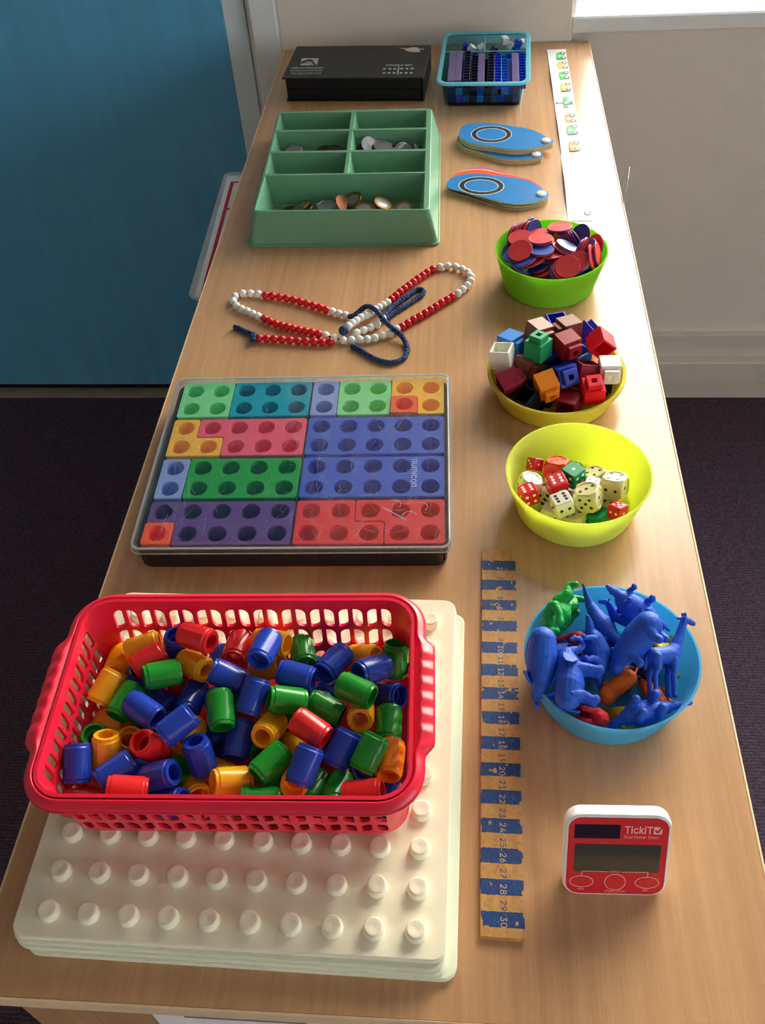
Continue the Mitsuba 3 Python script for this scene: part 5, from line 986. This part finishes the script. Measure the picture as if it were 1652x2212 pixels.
# ---- coloured tubes in the red basket
TC = dict(blue=(28, 62, 172), green=(24, 138, 40), yellow=(240, 172, 24), red=(210, 36, 40), orange=(240, 140, 20))
for n, c in TC.items(): mat('tube_' + n, lin(*c), .24, .5)
def tube_mesh(hole):
    L = 1.21; 
    out = [(hole, -L), (.80, -L), (.82, -L + .04), (.82, -L + .2), (.86, -L + .22), (.90, -L + .28), (.90, L - .28), (.86, L - .22), (.82, L - .2), (.82, L - .04), (.80, L), (hole, L)]
    if hole > .6: out += [(hole, L - .6), (.5, L - .65), (.5, -L + .65), (hole, -L + .6)]
    return lathe(out, 12 if hole < .6 else 14)
TUBE_S = ('tube_small_hole', tube_mesh(.54), 28); TUBE_L = ('tube_wide_hole', tube_mesh(.66), 28)
lab = []
for i, (c, fl, p, d) in enumerate(TUBES):
    if i >= 66: lab.append((f'{c} tube buried among the others in the red basket', p[0], p[1])); continue
    if abs(d[2]) > .72: pose = 'upright'
    elif abs(d[2]) > .4: pose = 'steep'
    elif abs(d[0]) > .85: pose = 'crosswise'
    elif abs(d[1]) > .85: pose = 'lengthwise'
    else: pose = 'slanting'
    op = {'s': ' with thick wall', 'L': ' with wide mouth', '-': ''}[fl]
    lab.append((f'{pose} {c} tube{op} {place_in(p[0], p[1], -24.3, -3.9, 25.2, 37.0)} of red basket', p[0], p[1]))
for i, ((c, fl, p, d), l) in enumerate(zip(TUBES, single_out(lab[:66]) + [q[0] for q in lab[66:]])):
    z = np.array(d); x = np.cross([.13, .31, .94], z); x /= np.linalg.norm(x); R = np.column_stack([x, np.cross(z, x), z])
    k = thing('threading_tube', l, 'tube', f'{c} tubes in the red basket' if i < 66 else f'buried {c} tubes')
    copy_put(k, TUBE_S if fl == 's' else TUBE_L, tf_of(p, R=R), 'tube_' + c)

# ---- linking cubes in the yellow bowl
SC = dict(green=(24, 146, 92), white=(226, 228, 216), skyblue=(46, 126, 204), brown=(126, 68, 52), darkred=(150, 24, 36), red=(226, 22, 42), violet=(58, 52, 190), maroon=(138, 22, 48), black=(20, 26, 28), blue=(34, 54, 176), orange=(226, 126, 20))
for n, c in SC.items(): mat('snap_' + n, lin(*c), .42, .35)
def snap():
    b = box(-.95, .95, -.95, .95, -.95, .95, .05) + box(-.68, .68, -.68, .68, .9, 1.5, .07)
    b = b - box(-.80, .80, -.80, .80, -1.2, .75) - box(-.25, .25, -.25, .25, 0, 2)
    return b
SNAPM = ('linking_cube_body', snap(), 20)
names = dict(skyblue='light blue', darkred='dark red')
lab = []
for i, (c, p, r) in enumerate(SNAP):
    R = Rv(r); st = R[:, 2]; up = 'stud up' if st[2] > .7 else 'open side up' if st[2] < -.7 else 'on its side'
    lab.append((f'{names.get(c, c)} cube, {up}, {place_in(p[0], p[1], 3.2, 14.3, 65.4, 76.2)} of yellow bowl' + ('' if i < 18 else ' underneath'), p[0], p[1]))
for (c, p, r), l in zip(SNAP, single_out(lab)):
    k = thing('snap_cube', l, 'cube', 'linking cubes in the yellow bowl'); copy_put(k, SNAPM, tf_of(p, R=Rv(r)), 'snap_' + c)

# ---- dice in the lime bowl
DC = dict(red=(214, 30, 40), orange=(234, 76, 28), green=(14, 138, 84), ivory=(214, 208, 148), white=(228, 226, 206))
for n, c in DC.items(): mat('die_' + n, lin(*c), .3, .5)
mat('pip_black', lin(24, 24, 34), .4); mat('pip_white', lin(236, 232, 220), .4); mat('pip_red', lin(200, 40, 50), .4); mat('pip_blue', lin(40, 40, 140), .4)
PIPS = {0: [], 1: [(0, 0)], 2: [(-1, 0), (1, 0)], 3: [(-1, -1), (0, 0), (1, 1)], 4: [(-1, -1), (1, -1), (1, 1), (-1, 1)], 5: [(-1, -1), (1, -1), (1, 1), (-1, 1), (0, 0)], 6: [(-1, -1), (0, -1), (1, -1), (-1, 1), (0, 1), (1, 1)]}
def die(sz, dish):
    e = sz / 2
    b = box(-e, e, -e, e, -e, e, e * .10)
    b = b ^ m3.Manifold.sphere(e * (1.42 if dish == 1 else 1.56), 48)
    if dish == 1:
        for ax in range(3):
            for s in (-1, 1):
                c = m3.Manifold.cylinder(.3, e * .80, e * .84, 40).translate([0, 0, e - e * .07])
                if ax == 0: c = c.rotate([0, 90 * s, 0])
                elif ax == 1: c = c.rotate([-90 * s, 0, 0])
                elif s < 0: c = c.rotate([180, 0, 0])
                b = b - c
    return b
for c, sz, p, r, nums, dish, l in DICE:
    e = sz / 2; R = Rv(r); tf = tf_of(p, R=R)
    k = thing('die', l, 'die', 'dice in the lime bowl')
    put(k, die(sz, dish), 'die_' + c, 25, tf=tf)
    axes = [((1, 0, 0), (0, 1, 0)), ((1, 0, 0), (0, 0, 1)), ((0, 1, 0), (0, 0, 1)), ((-1, 0, 0), (0, 0, 1)), ((0, -1, 0), (0, 0, 1)), ((-1, 0, 0), (0, 1, 0))]
    nb = list(nums) + [7 - nums[0] if nums[0] else 0]
    pipm = {}
    for (ux, uy), n in zip(axes, nb):
        ux, uy = np.array(ux, float), np.array(uy, float); uz = np.cross(ux, uy)
        col = ('pip_blue' if n == 2 else 'pip_red' if n in (4, 1) else 'pip_black') if dish == 2 else ('pip_black' if c in ('ivory', 'white', 'orange') else 'pip_white')
        g = .42 if dish != 1 else .40
        pr = e * (.19 if dish != 1 else .145)
        for a, b2 in PIPS[n]:
            o = ux * a * e * g * 1.05 + uy * b2 * e * g * 1.05 + uz * (e * (.93 if dish == 1 else 1.0))
            v, f = verts(lathe([(0, -.03), (pr, -.03), (pr, .006), (pr * .8, .010), (0, .010)], 14))
            pipm.setdefault(col, []).append((v @ np.vstack([ux, uy, uz]) + o, f))
    for col, ms in pipm.items(): put(k, join(*ms), col, False, tf=tf, part='pips', label='printed pips')

# ---- counters in the green bowl
mat('counter_red', lin(206, 54, 58), .36, .45); mat('counter_blue', lin(36, 66, 150), .36, .45)
CT = ('counter_top', lathe([(0, 0), (1.30, 0), (1.30, .06), (1.27, .105), (1.20, .11), (1.17, .095), (0, .095)], 36), 30)
CB = ('counter_base', lathe([(0, -.095), (1.17, -.095), (1.20, -.11), (1.27, -.105), (1.30, -.06), (1.30, 0), (0, 0)], 36), 30)
lab = []
for i, (c, p, n) in enumerate(COUNTERS):
    if i >= COUNTERS_SEEN: lab.append((f'counter buried {c} side up under the others in the green bowl', p[0], p[1])); continue
    pose = 'flat' if n[2] > .93 else 'leaning' if n[2] > .6 else 'upright'
    lv = 'on top ' if p[2] > 4.6 else 'low ' if p[2] < 3.3 else ''
    lab.append((f'{pose} counter, {c} side up, {lv}{place_in(p[0], p[1], 4.2, 14.2, 84.2, 94.2)} of bowl', p[0], p[1]))
for i, ((c, p, n), l) in enumerate(zip(COUNTERS, single_out(lab[:COUNTERS_SEEN]) + [q[0] for q in lab[COUNTERS_SEEN:]])):
    z = np.array(n); x = np.cross([.31, .2, .93], z); x /= np.linalg.norm(x); tf = tf_of(p, R=np.column_stack([x, np.cross(z, x), z]))
    k = thing('counter', l, 'counter', 'counters in the green bowl' if i < COUNTERS_SEEN else f'buried counters, {c} side up')
    copy_put(k, CT, tf, 'counter_' + c, part=f'{c}_half'); o = 'blue' if c == 'red' else 'red'
    copy_put(k, CB, tf, 'counter_' + o, part=f'{o}_half')

# ---- toy animals in the blue bowl
AC = dict(blue=(32, 84, 196), green=(18, 166, 72), orange=(228, 104, 24), red=(198, 28, 36), yellow=(214, 190, 40), navy=(20, 34, 80), brown=(110, 52, 30))
for n, c in AC.items(): mat('toy_' + n, lin(*c), .52, .35)
SOFT = {}
for i, (nm, c, s, p, r, l) in enumerate(TOYS):
    if nm not in SOFT: SOFT[nm] = ('toy_' + nm, soften(ANIMALS[nm](), .085, 10, .034 if nm in ('elephant', 'lion', 'gorilla', 'bear') else .018, len(SOFT), 6.0), True)
    k = thing('toy_' + nm, l, 'toy animal', None)
    m = np.eye(4); m[:3, :3] = Rv(r) * s; m[:3, 3] = p
    copy_put(k, SOFT[nm], m, 'toy_' + c)
